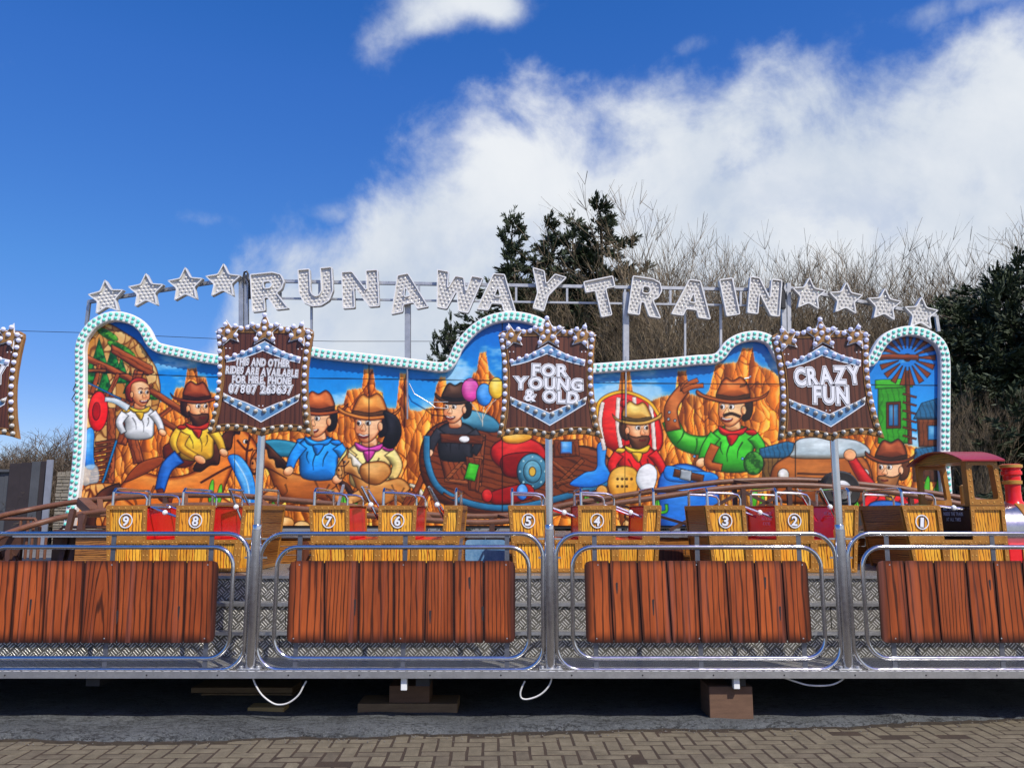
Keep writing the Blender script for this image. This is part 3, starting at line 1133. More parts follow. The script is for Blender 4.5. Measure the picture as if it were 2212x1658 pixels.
def hx(s):
    return np.array([int(s[i:i + 2], 16) / 255 for i in (0, 2, 4)])


def vnoise(sx, sy, seed, oct_=4, rough=.55):
    r_ = np.random.default_rng(seed)
    tot = np.zeros((H_, W_))
    amp, s = 1.0, 0.0
    for o_ in range(oct_):
        nx_, ny_ = int(1908 / sx) + 3, int(472 / sy) + 3
        gr = r_.random((ny_, nx_))
        fx, fy = (PX - 150) / sx, (PY - 680) / sy
        ix, iy = fx.astype(int), fy.astype(int)
        tx, ty = fx - ix, fy - iy
        tx, ty = tx * tx * (3 - 2 * tx), ty * ty * (3 - 2 * ty)
        tot += amp * ((gr[iy, ix] * (1 - tx) + gr[iy, ix + 1] * tx) * (1 - ty) + (gr[iy + 1, ix] * (1 - tx) + gr[iy + 1, ix + 1] * tx) * ty)
        s += amp
        amp *= rough
        sx, sy = sx / 2, sy / 2
    return tot / s


def sst(x, a, b):
    t_ = np.clip((x - a) / (b - a), 0, 1)
    return t_ * t_ * (3 - 2 * t_)


def sdf(poly, pad=6):
    """signed distance (inside positive) on the window round the polygon"""
    p = np.array(poly)
    x0, x1 = max(0, int((p[:, 0].min() - pad - 150) / STEP)), min(W_, int((p[:, 0].max() + pad - 150) / STEP) + 1)
    y0, y1 = max(0, int((p[:, 1].min() - pad - 680) / STEP)), min(H_, int((p[:, 1].max() + pad - 680) / STEP) + 1)
    if x1 <= x0 or y1 <= y0:
        return None
    X, Y = PX[y0:y1, x0:x1], PY[y0:y1, x0:x1]
    d = np.full(X.shape, 1e9)
    ins = np.zeros(X.shape, bool)
    n = len(p)
    for i in range(n):
        ax_, ay_ = p[i - 1]
        bx_, by_ = p[i]
        ex, ey = bx_ - ax_, by_ - ay_
        L2 = ex * ex + ey * ey + 1e-12
        t_ = np.clip(((X - ax_) * ex + (Y - ay_) * ey) / L2, 0, 1)
        d = np.minimum(d, (X - ax_ - t_ * ex) ** 2 + (Y - ay_ - t_ * ey) ** 2)
        if ay_ != by_:
            ins ^= ((ay_ > Y) != (by_ > Y)) & (X < (bx_ - ax_) * (Y - ay_) / (by_ - ay_) + ax_)
    return (slice(y0, y1), slice(x0, x1)), np.where(ins, 1, -1) * np.sqrt(d)


BRUSH = vnoise(26, 7, 91, 4, .65)


def shape(pts, col, dark=None, rim=9, smooth=True, line=1.0, lite=None, tex=None, a=1.0, n=6):
    """airbrushed shape: flat colour, darker rim, a lighter side and a thin outline"""
    poly = catmull(pts, n) if smooth else pts
    r_ = sdf(poly)
    if r_ is None:
        return
    win, d = r_
    col = hx(col)
    dark = hx(dark) if dark else col * .45
    X, Y = PX[win], PY[win]
    p = np.array(poly)
    c = col[None, None, :] * np.ones(d.shape + (1,))
    if lite is not None:
        u_ = (X - p[:, 0].min()) / max(np.ptp(p[:, 0]), 1)
        v_ = (Y - p[:, 1].min()) / max(np.ptp(p[:, 1]), 1)
        k = np.exp(-(((u_ - .42) / .34) ** 2 + ((v_ - .34) / .34) ** 2))[..., None]
        c = c * (1 - k * .8) + hx(lite) * k * .8
    c = c * (.86 + .28 * BRUSH[win][..., None])
    if tex is not None:
        c = tex(X, Y, c, win)
    if rim > 3 and min(d.shape) > 3:
        gy_, gx_ = np.gradient(np.clip(d, -2, rim * 1.7))
        gl = np.hypot(gx_, gy_) + 1e-6
        lam = ((-gx_ * .62 + gy_ * .78) / gl)
        k2 = (1 - sst(d, 0, rim * 1.6)) * np.clip(gl / STEP, 0, 1)
        up_ = (np.clip(lam, 0, 1) * k2 * sst(d, rim * .12, rim * .55))[..., None]
        dn_ = (np.clip(-lam, 0, 1) * k2)[..., None]
        c = c * (1 - up_ * .42) + np.clip(c * 1.1 + .25, 0, 1) * up_ * .42
        c = c * (1 - dn_ * .85) + dark * dn_ * .85
        k = sst(d, 0, rim * .4)[..., None]
        c = dark * (1 - k) + c * k
    else:
        k = sst(d, 0, rim)[..., None]
        c = dark * (1 - k) + c * k
    if line:
        k = sst(d, line * .6, line * 1.8)[..., None]
        c = c * (.18 + .82 * k)
    al = (sst(d, -.9, .9) * a)[..., None]
    IMG[win] = IMG[win] * (1 - al) + c * al


def stroke(pts, w_, col, dark=None, tex=None, lite=None, rim=None, line=.8):
    """a painted band along a line"""
    q = catmull(pts, 8, closed=False)
    L_, R_ = [], []
    for i in range(len(q)):
        a_, b_ = Vector(q[max(i - 1, 0)]), Vector(q[min(i + 1, len(q) - 1)])
        d = (b_ - a_).normalized()
        ww = w_ if not isinstance(w_, tuple) else w_[0] + (w_[1] - w_[0]) * i / (len(q) - 1)
        L_.append((q[i][0] - d.y * ww / 2, q[i][1] + d.x * ww / 2))
        R_.append((q[i][0] + d.y * ww / 2, q[i][1] - d.x * ww / 2))
    w0 = w_ if not isinstance(w_, tuple) else max(w_)
    shape(L_ + R_[::-1], col, dark, rim or w0 * .35, smooth=False, tex=tex, lite=lite, line=line)


def grain(ang, f=.55, amt=.5, seed=3, dk='2a0f06'):
    """timber grain along a direction"""
    nz = vnoise(60, 22, seed, 3)
    dkc = hx(dk)

    def tex(X, Y, c, win):
        u_ = -X * math.sin(ang) + Y * math.cos(ang)
        s_ = X * math.cos(ang) + Y * math.sin(ang)
        ph = u_ * f + nz[win] * 9 + .6 * np.sin(s_ * .05 + u_ * .2)
        k = (sst(np.sin(ph), .55, 1.0) * amt)[..., None]
        return c * (1 - k) + dkc * k
    return tex


def ell(cx, cy, rx, ry, rot=0, n=14):
    return [(cx + rx * math.cos(t_) * math.cos(rot) - ry * math.sin(t_) * math.sin(rot), cy + rx * math.cos(t_) * math.sin(rot) + ry * math.sin(t_) * math.cos(rot))
            for t_ in (2 * math.pi * k / n for k in range(n))]


def voronoi(cellx, celly, seed):
    """F2 - F1 and a random per cell, for cracked rock"""
    r_ = np.random.default_rng(seed)
    nx_, ny_ = int(1908 / cellx) + 6, int(472 / celly) + 6
    jx, jy, val = r_.random((ny_, nx_)), r_.random((ny_, nx_)), r_.random((ny_, nx_))
    fx, fy = (PX - 150) / cellx + 1.5 + (vnoise(cellx * 4, celly * 2.2, seed + 40, 3) - .5) * 3.2, (PY - 680) / celly + 1.5 + (vnoise(cellx * 3, celly * 2, seed + 41, 3) - .5) * 1.8
    ix, iy = fx.astype(int), fy.astype(int)
    f1 = np.full(PX.shape, 9.0)
    f2 = np.full(PX.shape, 9.0)
    cv = np.zeros(PX.shape)
    lx_ = np.zeros(PX.shape)
    ly_ = np.zeros(PX.shape)
    for dy_ in (-1, 0, 1):
        for dx_ in (-1, 0, 1):
            jx_, iy_ = np.clip(ix + dx_, 0, nx_ - 1), np.clip(iy + dy_, 0, ny_ - 1)
            ox_, oy_ = fx - jx_ - jx[iy_, jx_], fy - iy_ - jy[iy_, jx_]
            dd_ = np.hypot(ox_, oy_)
            v_ = val[iy_, jx_]
            nearer = dd_ < f1
            f2 = np.where(nearer, f1, np.minimum(f2, dd_))
            cv = np.where(nearer, v_, cv)
            lx_ = np.where(nearer, ox_, lx_)
            ly_ = np.where(nearer, oy_, ly_)
            f1 = np.where(nearer, dd_, f1)
    return f2 - f1, cv, f1, lx_ * 1.6, ly_ * 1.6


# sky with painted cloud
t_ = np.clip((PY - 690) / 240, 0, 1)[..., None]
IMG[:] = hx('0a6fc4') * (1 - t_) + hx('45b1ea') * t_
cl = sst(vnoise(120, 46, 11, 5, .6) + .10 * (PY - 800) / 120, .50, .72)[..., None] * .85
IMG[:] = IMG * (1 - cl) + hx('bfe2f4') * cl

# rock: skyline heights
sky_x = [150, 330, 372, 380, 398, 405, 424, 428, 445, 452, 470, 560, 640, 700, 742, 750, 782, 786, 806, 812, 826, 832, 856, 864, 878, 884, 905, 935, 942, 950, 962, 968, 1010, 1022, 1030, 1036, 1050,
         1056, 1090, 1130, 1180, 1240, 1290, 1320, 1335, 1342, 1360, 1368, 1400, 1430, 1458, 1464, 1482, 1490, 1520, 1532, 1545, 1552, 1592, 1600, 1604, 1626, 1630, 1640, 1668, 1700, 1740, 1800, 1860, 1900, 1960, 2060]
sky_y = [870, 870, 862, 838, 836, 796, 794, 812, 816, 846, 850, 880, 890, 880, 872, 842, 838, 798, 796, 842, 846, 880, 882, 806, 806, 884, 888, 878, 836, 814, 814, 850, 848, 806, 802, 762, 760,
         800, 838, 860, 870, 880, 868, 860, 850, 800, 797, 852, 868, 856, 850, 802, 800, 850, 858, 842, 790, 786, 782, 762, 752, 752, 778, 790, 800, 830, 880, 900, 930, 940, 960, 990]
prof = np.interp(PX[0], sky_x, sky_y) + (np.random.default_rng(2).random(W_) - .5) * 2.5
inside_rock = sst(PY - prof[None, :], -1.0, 1.2)
halo = np.exp(-np.clip(prof[None, :] - PY, 0, 99) / 5.0)[..., None] * .55
IMG[:] = IMG * (1 - halo) + hx('e9d9a8') * halo
ed, cv, f1, lx_, ly_ = voronoi(15, 34, 5)
ed2, cv2, f12, lx2, ly2 = voronoi(30, 120, 8)
nz = vnoise(90, 60, 21, 4)
fine = vnoise(7, 16, 22, 3, .7)
base = hx('dc7820')[None, None] * (1 - nz[..., None]) + hx('ee9e4a')[None, None] * nz[..., None]
low = sst(PY, 930, 1080)[..., None]
base = base * (1 - low * .35) + hx('eda04c') * low * .35
# every block of rock is modelled with the brush: lit to the right, brown to the left
m1 = np.clip(lx_ * .9 - ly_ * .35, -1, 1)[..., None]
m2 = np.clip(lx2 * 1.0, -1, 1)[..., None]
base = base * (1 + .30 * m1 + .34 * m2) * (.82 + .26 * cv[..., None]) * (.86 + .28 * fine[..., None])
hl = (sst(m1 + m2 * .7, .30, .75) * sst(ed[..., None], .05, .25))
base = base * (1 - hl * .36) + hx('ffdc9c') * hl * .36
sd_ = sst(-(m1 * .6 + m2), .25, .8)
base = base * (1 - sd_ * .55) + hx('8a3c0c') * sd_ * .55
ck = (1 - sst(ed, .01, .09))[..., None]
base = base * (1 - ck * .55) + hx('6a2606') * ck * .55
ck = (1 - sst(ed2, .005, .04))[..., None]
base = base * (1 - ck * .7) + hx('4a1703') * ck * .7
edg = np.exp(-np.clip(PY - prof[None, :], 0, 99) / 3.0)[..., None]
base = base * (1 - edg * .5) + hx('f8dca4') * edg * .5
IMG[:] = IMG * (1 - inside_rock[..., None]) + np.clip(base, 0, 1) * inside_rock[..., None]


def rockfill(lo, hi, dk):
    def tex(X, Y, c, win):
        k = cv[win][..., None]
        c2 = hx(lo) * (1 - k) + hx(hi) * k
        e = (1 - sst(ed[win], .03, .2))[..., None]
        return c2 * (1 - e) + hx(dk) * e
    return tex


def leaves(lo, hi, seed=31):
    nz_ = vnoise(9, 9, seed, 3, .7)

    def tex(X, Y, c, win):
        k = sst(nz_[win], .35, .65)[..., None]
        return hx(lo) * (1 - k) + hx(hi) * k
    return tex


BR = 'a4572a'
BRD = '4a1c0b'
# hill at the left with dark firs and a timber trestle
shape([(150, 700), (205, 694), (240, 700), (268, 716), (300, 738), (322, 768), (340, 800), (347, 850), (330, 900), (250, 960), (150, 960)], 'd9a55c', '8a5526', 12,
      tex=rockfill('b9813c', 'ecc98c', '7c4b1e'))
for (x, y, w_, h_) in ((232, 712, 26, 9), (262, 744, 34, 10), (285, 770, 30, 10), (318, 835, 30, 14)):
    shape(ell(x, y + 10, w_, h_, .5), '3f8a2a', '1d4a18', 4, tex=leaves('1f5a1c', '63ab35'), line=0)
for (x, y, h_) in ((214, 728, 62), (243, 742, 64), (262, 768, 60), (226, 790, 60), (280, 800, 50), (196, 770, 60)):
    shape([(x, y), (x + h_ * .16, y + h_ * .5), (x + h_ * .3, y + h_), (x - h_ * .3, y + h_), (x - h_ * .14, y + h_ * .5)], '1d6b31', '0a3018', 5, smooth=False, tex=leaves('0f4a24', '2f8f3c'), line=0)
shape([(240, 742), (330, 790), (332, 806), (318, 812), (240, 762)], BR, BRD, 5, smooth=False, tex=grain(.5))
stroke([(176, 768), (300, 828), (420, 905)], 15, BR, BRD, grain(.5))
stroke([(180, 842), (300, 880), (440, 965)], 13, '8a4722', BRD, grain(.45))
for (x0, y0, x1, y1, w_) in ((214, 786, 198, 850, 10), (256, 806, 224, 868, 10), (300, 800, 262, 960, 22), (190, 800, 230, 800, 8), (330, 830, 250, 885, 9), (270, 900, 300, 1000, 24), (240, 880, 236, 1060, 20),
                             (370, 880, 300, 930, 10)):
    stroke([(x0, y0), ((x0 + x1) / 2 + 2, (y0 + y1) / 2), (x1, y1)], w_, BR if w_ > 9 else '9a5a2c', BRD, grain(math.atan2(y1 - y0, x1 - x0)))
stroke([(176, 820), (214, 838), (262, 862)], 4, '2f7fb8', '123a5c')
# ladder of sleepers and the left fall
for k in range(9):
    stroke([(205 - k * 1.5, 958 + k * 11), (250 - k * 2, 950 + k * 11)], 8, '8a4a20', '3a1608', grain(0))
shape([(186, 930), (203, 928), (203, 980), (205, 1010), (188, 1012), (180, 990)], '2c86d6', '0e4c93', 5, lite='8fd0f2')
shape([(178, 1010), (208, 1004), (212, 1040), (176, 1046)], 'dfeef5', '8fb4cc', 8, line=0, a=.7)
stroke([(252, 950), (226, 1030), (214, 1060)], 6, '2b7fae', '0e3d5c')
# red wagon wheel at the left edge
shape(ell(212, 888, 22, 44, .06), 'e01a1c', '7d0709', 9, lite='ff5a50')
shape(ell(208, 888, 9, 20, .06), 'a80d10', '5c0506', 4)
# rock and scrub under the horse
shape([(176, 1060), (220, 1042), (300, 1050), (350, 1062), (350, 1152), (160, 1152)], 'e69c4c', '8a4a18', 12, tex=rockfill('c8742c', 'f4c27a', '6a300c'))


def lighter(c, k=1.25, o_=18):
    return '%02x%02x%02x' % tuple(int(min(255, v * 255 * k + o_)) for v in hx(c))


def person(x, y, r, skin='f4b47e', hair='2a160c', hat=None, shirt='c23a2c', scarf=None, beard=None, face=1, lean=0.0, brim=1.5, hatd=None):
    """plain generic figure: sloping shoulders and arms, head turned a little, hair, hat"""
    s = face
    r = r * 1.08
    X = lambda u: x + u * r * s
    # body with two sleeves and folds
    shape([(X(-.5), y + 1.0 * r), (X(.55), y + 1.0 * r), (X(1.25), y + 1.5 * r), (X(1.2), y + 2.4 * r), (X(.95), y + 3.5 * r), (X(-.95), y + 3.5 * r), (X(-1.1), y + 2.4 * r), (X(-1.3), y + 1.55 * r)], shirt, None, r * .5, lite=lighter(shirt))
    stroke([(X(-1.05), y + 1.55 * r), (X(-1.5), y + 2.3 * r), (X(-1.15), y + 3.1 * r)], (r * .72, r * .5), shirt, None, lite=lighter(shirt, 1.15))
    stroke([(X(1.0), y + 1.5 * r), (X(1.5), y + 2.2 * r), (X(1.75), y + 2.9 * r)], (r * .72, r * .5), shirt, None, lite=lighter(shirt, 1.15))
    for (a_, b_, c_, d_) in ((-.5, 1.9, -.2, 2.8), (.2, 2.0, .35, 3.0), (.7, 1.9, .6, 2.6)):
        stroke([(X(a_), y + b_ * r), (X((a_ + c_) / 2 + .1), y + (b_ + d_) / 2 * r), (X(c_), y + d_ * r)], (r * .10, r * .03), lighter(shirt, .6, 0), line=0)
    shape(ell(X(1.82), y + 3.05 * r, .34 * r, .26 * r, .6 * s), skin, 'a85a30', r * .15, lite='ffdcb4')
    # neck, hair, head with cheek, jaw, ear and nose
    shape([(X(-.3), y + .7 * r), (X(.4), y + .8 * r), (X(.42), y + 1.35 * r), (X(-.35), y + 1.3 * r)], skin, 'a0522a', r * .3)
    shape([(X(-.9), y - .6 * r), (X(-.2), y - 1.2 * r), (X(.6), y - 1.0 * r), (X(.5), y - .3 * r), (X(-.3), y + .1 * r), (X(-.5), y + .75 * r), (X(-.95), y + .55 * r), (X(-1.08), y - .1 * r)], hair, None, r * .25, lite=lighter(hair, 1.7, 22))
    shape([(X(-.55), y - .7 * r), (X(.2), y - .92 * r), (X(.78), y - .6 * r), (X(.86), y - .05 * r), (X(.84), y + .45 * r), (X(.5), y + .98 * r), (X(.1), y + 1.05 * r), (X(-.35), y + .7 * r), (X(-.62), y + .1 * r)], skin, 'a85a30', r * .38, lite='ffdfb8')
    shape(ell(X(-.55), y + .15 * r, .16 * r, .26 * r), skin, '9c4e28', r * .12)
    shape(ell(X(.58), y + .38 * r, .22 * r, .16 * r), 'ec9468', 'f0a878', r * .2, line=0, a=.55)
    for u_, w_ in ((.12, .17), (.62, .14)):
        shape(ell(X(u_), y - .05 * r, w_ * r, .15 * r), 'fbfaf4', 'b8a898', r * .05, line=.5)
        shape(ell(X(u_ + .04), y - .03 * r, .08 * r, .10 * r), '3a2414', '140a06', r * .03, line=0)
        stroke([(X(u_ - .2), y - .26 * r), (X(u_), y - .36 * r), (X(u_ + .2), y - .27 * r)], (r * .05, r * .10), hair, line=0)
    shape([(X(.36), y - .02 * r), (X(.50), y + .2 * r), (X(.58), y + .34 * r), (X(.38), y + .42 * r), (X(.24), y + .34 * r)], lighter(skin, 1.04, 4), 'b86a3c', r * .12, line=.4)
    shape([(X(.05), y + .58 * r), (X(.4), y + .62 * r), (X(.7), y + .52 * r), (X(.62), y + .74 * r), (X(.35), y + .82 * r), (X(.12), y + .74 * r)], '8c2a20', '4a100c', r * .08, line=.6)
    stroke([(X(.12), y + .61 * r), (X(.4), y + .66 * r), (X(.64), y + .57 * r)], r * .07, 'f6f0e6', line=0)
    if beard:
        shape([(X(-.55), y + .30 * r), (X(-.3), y + .45 * r), (X(.05), y + .52 * r), (X(.42), y + .44 * r), (X(.8), y + .46 * r), (X(.86), y + .75 * r), (X(.6), y + 1.25 * r), (X(.2), y + 1.6 * r), (X(-.25), y + 1.2 * r)], beard, None, r * .3, lite=lighter(beard))
        stroke([(X(.2), y + .72 * r), (X(.42), y + .76 * r), (X(.62), y + .70 * r)], r * .10, '7a2018', line=0)
    if scarf:
        shape([(X(-.75), y + 1.05 * r), (X(.1), y + 1.28 * r), (X(.85), y + 1.0 * r), (X(.75), y + 1.45 * r), (X(.2), y + 1.62 * r), (X(-.5), y + 1.5 * r)], scarf, None, r * .28, lite=lighter(scarf))
        shape([(X(-.3), y + 1.5 * r), (X(.4), y + 1.52 * r), (X(.15), y + 2.15 * r)], scarf, None, r * .3)
        shape([(X(-.6), y + 1.3 * r), (X(-1.1), y + 1.2 * r), (X(-1.3), y + 1.45 * r), (X(-.9), y + 1.55 * r)], scarf, None, r * .2)
    if hat:
        shape([(X(-.8), y - .55 * r), (X(-.78), y - 1.3 * r), (X(-.4), y - 1.72 * r), (X(.05), y - 1.52 * r), (X(.45), y - 1.66 * r), (X(.78), y - 1.25 * r), (X(.9), y - .5 * r)], hat, hatd, r * .45, lite=lighter(hat, 1.2, 24))
        shape([(X(-.82), y - .78 * r), (X(0), y - .62 * r), (X(.88), y - .74 * r), (X(.9), y - .5 * r), (X(0), y - .42 * r), (X(-.82), y - .55 * r)], lighter(hat, .45, 0), None, 2)
        shape([(X(-brim), y - .95 * r), (X(-brim * .75), y - .62 * r), (X(-.3), y - .46 * r), (X(.5), y - .48 * r), (X(brim * .8), y - .72 * r), (X(brim + .1), y - 1.0 * r), (X(brim + .02), y - .62 * r), (X(.6), y - .22 * r), (X(-.4), y - .2 * r), (X(-brim * .85), y - .5 * r)],
              hat, hatd, r * .3, lite=lighter(hat, 1.2, 24))


def horse(x, y, w_, s=1, col='d9792a', dk='6e2c0a', lt='f4aa5c', mane='3a1a0c', legs=True):
    """plain galloping horse, nose towards s"""
    Q = lambda p: ((x + (p[0] - .5) * w_ * s), y + p[1] * w_)
    M = lambda l: [Q(p) for p in l]
    if legs:
        for l, k in (([(.20, .50), (.10, .66), (.16, .78), (.06, .92), (.09, .96)], .8), ([(.62, .54), (.74, .66), (.66, .80), (.72, .92)], .8)):
            stroke(M(l), (w_ * .11 * k, w_ * .045), lighter(col, .7, 0), dk)
    stroke(M([(.08, .36), (-.04, .42), (-.12, .58), (-.10, .70)]), (w_ * .05, w_ * .09), mane, None, lite=lighter(mane, 1.8, 20))
    shape(M([(1.0, .19), (.985, .12), (.93, .03), (.88, -.03), (.86, -.12), (.825, -.03), (.76, .06), (.68, .16), (.58, .25), (.48, .29), (.36, .30), (.22, .27), (.12, .31), (.06, .40), (.07, .54), (.16, .60), (.26, .56), (.40, .62), (.56, .60),
             (.66, .54), (.735, .44), (.78, .32), (.82, .24), (.87, .235), (.92, .285), (.965, .285), (.995, .245)]), col, dk, w_ * .075, lite=lt)
    shape(M([(1.0, .19), (.985, .13), (.945, .13), (.925, .20), (.94, .275), (.965, .285), (.995, .245)]), lighter(col, .95, 30), dk, w_ * .03)
    shape(ell(*Q((.972, .175)), w_ * .011, w_ * .014), '2a0c06', None, 1, line=0)
    stroke(M([(.99, .235), (.95, .245), (.93, .225)]), w_ * .009, '4a1608', line=0)
    shape(ell(*Q((.895, .07)), w_ * .018, w_ * .016), 'f2ece0', '5a2a10', 1, line=.6)
    shape(ell(*Q((.90, .072)), w_ * .010, w_ * .012), '1c0c06', None, 1, line=0)
    shape(M([(.85, -.05), (.80, -.03), (.70, .07), (.60, .17), (.55, .25), (.60, .27), (.66, .23), (.72, .22), (.74, .14), (.80, .12), (.82, .03), (.86, .02)]), mane, None, w_ * .03, lite=lighter(mane, 1.9, 24))
    for l in ([(.925, .03), (.905, .13), (.90, .235)], [(.945, .12), (.90, .125), (.84, .06)], [(.90, .20), (.78, .24), (.60, .34)]):
        stroke(M(l), w_ * .014, '5a2410', '260c04', line=.4)
    if legs:
        for l in ([(.13, .46), (.02, .62), (.07, .76), (-.06, .90), (-.03, .95)], [(.68, .48), (.84, .58), (.80, .72), (.90, .80)]):
            stroke(M(l), (w_ * .15, w_ * .05), col, dk, lite=lt)
            q = Q(l[-1])
            shape(ell(q[0], q[1], w_ * .04, w_ * .03), '3a2010', None, 2)
    for l in ([(.30, .36), (.26, .46), (.28, .54)], [(.62, .40), (.60, .48), (.64, .52)], [(.14, .40), (.18, .48), (.16, .56)]):
        stroke(M(l), (w_ * .02, w_ * .008), lighter(col, .72, 0), line=0)


# orange horse with one rider
HO, HD = 'd9792a', '6e2c0a'
horse(400, 930, 330, 1, HO, HD)
shape([(356, 960), (420, 950), (430, 985), (400, 1010), (360, 1000)], '6e2a12', '33100a', 8)
person(300, 848, 26, hair='7a2417', shirt='e9ecea', hat=None, face=1, scarf='e6b93a')
stroke([(278, 882), (250, 866), (226, 862)], (16, 10), 'e4ecee', '8ba4b0')
person(424, 878, 30, hair='3a1c10', hat='93431f', hatd='3f160a', shirt='e8b23a', beard='4a2513', face=1, brim=1.75, scarf='b8321f')
stroke([(400, 935), (392, 965), (430, 990)], (24, 14), 'e8b23a', '8a5a12')
shape(ell(432, 992, 14, 9, .5), 'f2b480', 'a85a30', 5)
stroke([(388, 985), (360, 1010), (345, 1060)], (34, 22), '2465b4', '0e2f60', lite='4a8ad8')
stroke([(345, 1055), (350, 1075), (372, 1082)], 16, '6a2a14', '300f06')
shape([(300, 1000), (350, 985), (345, 1005), (300, 1030), (268, 1040)], '9a4a1e', '40180a', 6)
# green scrub, fall, boulders
for (x, y) in ((456, 1060), (474, 1070), (462, 1090)):
    shape(ell(x, y, 6, 26, .15), '4fae2a', '1f6214', 4, lite='8fdc4a')
shape([(492, 985), (520, 985), (548, 1030), (556, 1100), (558, 1152), (520, 1152), (524, 1070), (505, 1020)], '2a86d8', '0c4a94', 7, lite='8ed2f4')
stroke([(505, 990), (535, 1045), (542, 1140)], 4, 'bfe4f6', '6ab0de', line=0)
shape([(556, 955), (600, 948), (650, 960), (640, 985), (590, 985), (560, 975)], '3d8fa8', '164858', 8)
# second group: two mounted figures in brown, blue and pink
horse(640, 965, 200, -1, 'b5682c', '54240a', 'e2a05a', '2a140a')
shape([(640, 950), (700, 955), (728, 985), (712, 1020), (668, 1015)], '2f8fe0', '0e4e94', 10, lite='70baf2')
stroke([(655, 1000), (690, 1008), (725, 1004), (745, 1018)], 7, 'dcb878', '8a6a34')
person(690, 905, 34, hair='17110f', hat='b5622e', hatd='54230c', shirt='2f8fe0', face=-1, brim=1.7, skin='f2b888', scarf='2f8fe0')
person(800, 915, 36, hair='1a1214', hat='d98a42', hatd='7a4012', shirt='f0cf86', face=-1, brim=1.7, skin='f4bd90', scarf='d654a8')
shape([(828, 888), (858, 900), (868, 935), (850, 968), (826, 960), (836, 925)], '15110f', None, 6, lite='3a3a44')
horse(812, 985, 170, -1, 'c98a48', '6a3a12', 'efc080', 'e8d8a8')
shape([(785, 1000), (830, 996), (846, 1020), (820, 1046), (790, 1042), (776, 1020)], 'c98a48', '6a3a12', 14, lite='efc080')
for (x0, y0, x1, y1) in ((880, 1105, 925, 1000), (902, 1108, 946, 1010), (860, 1120, 890, 1060)):
    stroke([(x0, y0), ((x0 + x1) / 2, (y0 + y1) / 2), (x1, y1)], 14, '8a4722', BRD, grain(-1.1))
# centre: runaway ore cart and a little red and teal engine
shape([(905, 985), (925, 930), (975, 905), (1050, 912), (1110, 935), (1180, 960), (1280, 965), (1330, 1010), (1320, 1080), (1180, 1110), (1040, 1112), (950, 1085), (915, 1040)], '7c3f20', '35150a', 16,
      tex=grain(.25, .5, .55, 7))
shape([(935, 930), (1050, 940), (1040, 1050), (962, 1040)], '8c4a28', '3c180b', 8, smooth=False, tex=grain(1.4, .5, .5))
for (x0, y0, x1, y1) in ((938, 934, 1048, 942), (950, 980, 1044, 990), (960, 1036, 1040, 1046), (945, 940, 1035, 1042), (1045, 945, 965, 1035)):
    stroke([(x0, y0), ((x0 + x1) / 2, (y0 + y1) / 2), (x1, y1)], 9, '9a5a34', '44200f', grain(.1))
shape([(972, 900), (1010, 884), (1062, 898), (1084, 926), (1060, 934), (1010, 924), (985, 922)], '3f7f98', '16394a', 9, lite='78b2c4')
person(985, 880, 30, hair='14100f', hat='4a3020', hatd='1e120a', shirt='2a2a30', face=-1, brim=1.3, skin='f6c49a')
shape([(950, 935), (1045, 940), (1043, 960), (952, 956)], '6e3618', '2e1208', 5, smooth=False, tex=grain(.05))
shape(ell(1003, 948, 12, 8), 'f4f4f2', '9a9a98', 4)
shape(ell(1016, 842, 20, 26), 'd650a4', '7a1f58', 8, lite='f29ad0')
shape(ell(1046, 852, 18, 25), '3b8ed8', '144a80', 8, lite='86c0f0')
shape(ell(1072, 838, 17, 24), 'f0c83a', '9a7210', 8, lite='fff0a0')
for (x, y) in ((1016, 868), (1046, 877), (1072, 862)):
    stroke([(x, y), ((x + 1040) / 2, y + 16), (1042, y + 44)], 1.6, 'efe6d4', '8a8272', line=0)
shape([(1005, 985), (1042, 990), (1034, 1062), (1012, 1058)], '7c3f20', '35150a', 5, smooth=False, tex=grain(1.5))
shape([(1012, 998), (1036, 1003), (1026, 1040), (1002, 1034)], '3cab28', '14540f', 6, smooth=False, lite='66d44a')
shape([(1065, 960), (1110, 940), (1165, 955), (1180, 985), (1150, 1010), (1090, 1012), (1062, 990)], 'b81c1e', '520708', 12, lite='e8504a')
shape([(1085, 985), (1160, 978), (1165, 1020), (1095, 1030)], '8c1214', '400405', 8)
shape([(1085, 940), (1132, 930), (1150, 945), (1120, 958), (1090, 955)], 'e2a53a', '8a5510', 6, lite='ffe08a')
shape(ell(1150, 1018, 34, 40), '3f7890', '173646', 10, lite='7ab0c2')
shape(ell(1150, 1018, 20, 25), '4f8ca2', '1e4658', 6, lite='98c8d4')
shape(ell(1150, 1018, 8, 11), 'd8b452', '7a5a14', 3)
for k in range(8):
    a = k * math.pi / 4
    shape(ell(1150 + 27 * math.cos(a), 1018 + 32 * math.sin(a), 3, 3), 'a8d0d8', '2a5868', 1, line=0)
shape([(1060, 1062), (1140, 1044), (1150, 1075), (1070, 1090)], '9c1416', '480506', 8)
shape(ell(1128, 1062, 13, 18), '3a8be0', '123f7c', 6, lite='a0d2fa')
shape(ell(1052, 1070, 12, 15), 'b81c1e', '520708', 5, lite='e8504a')
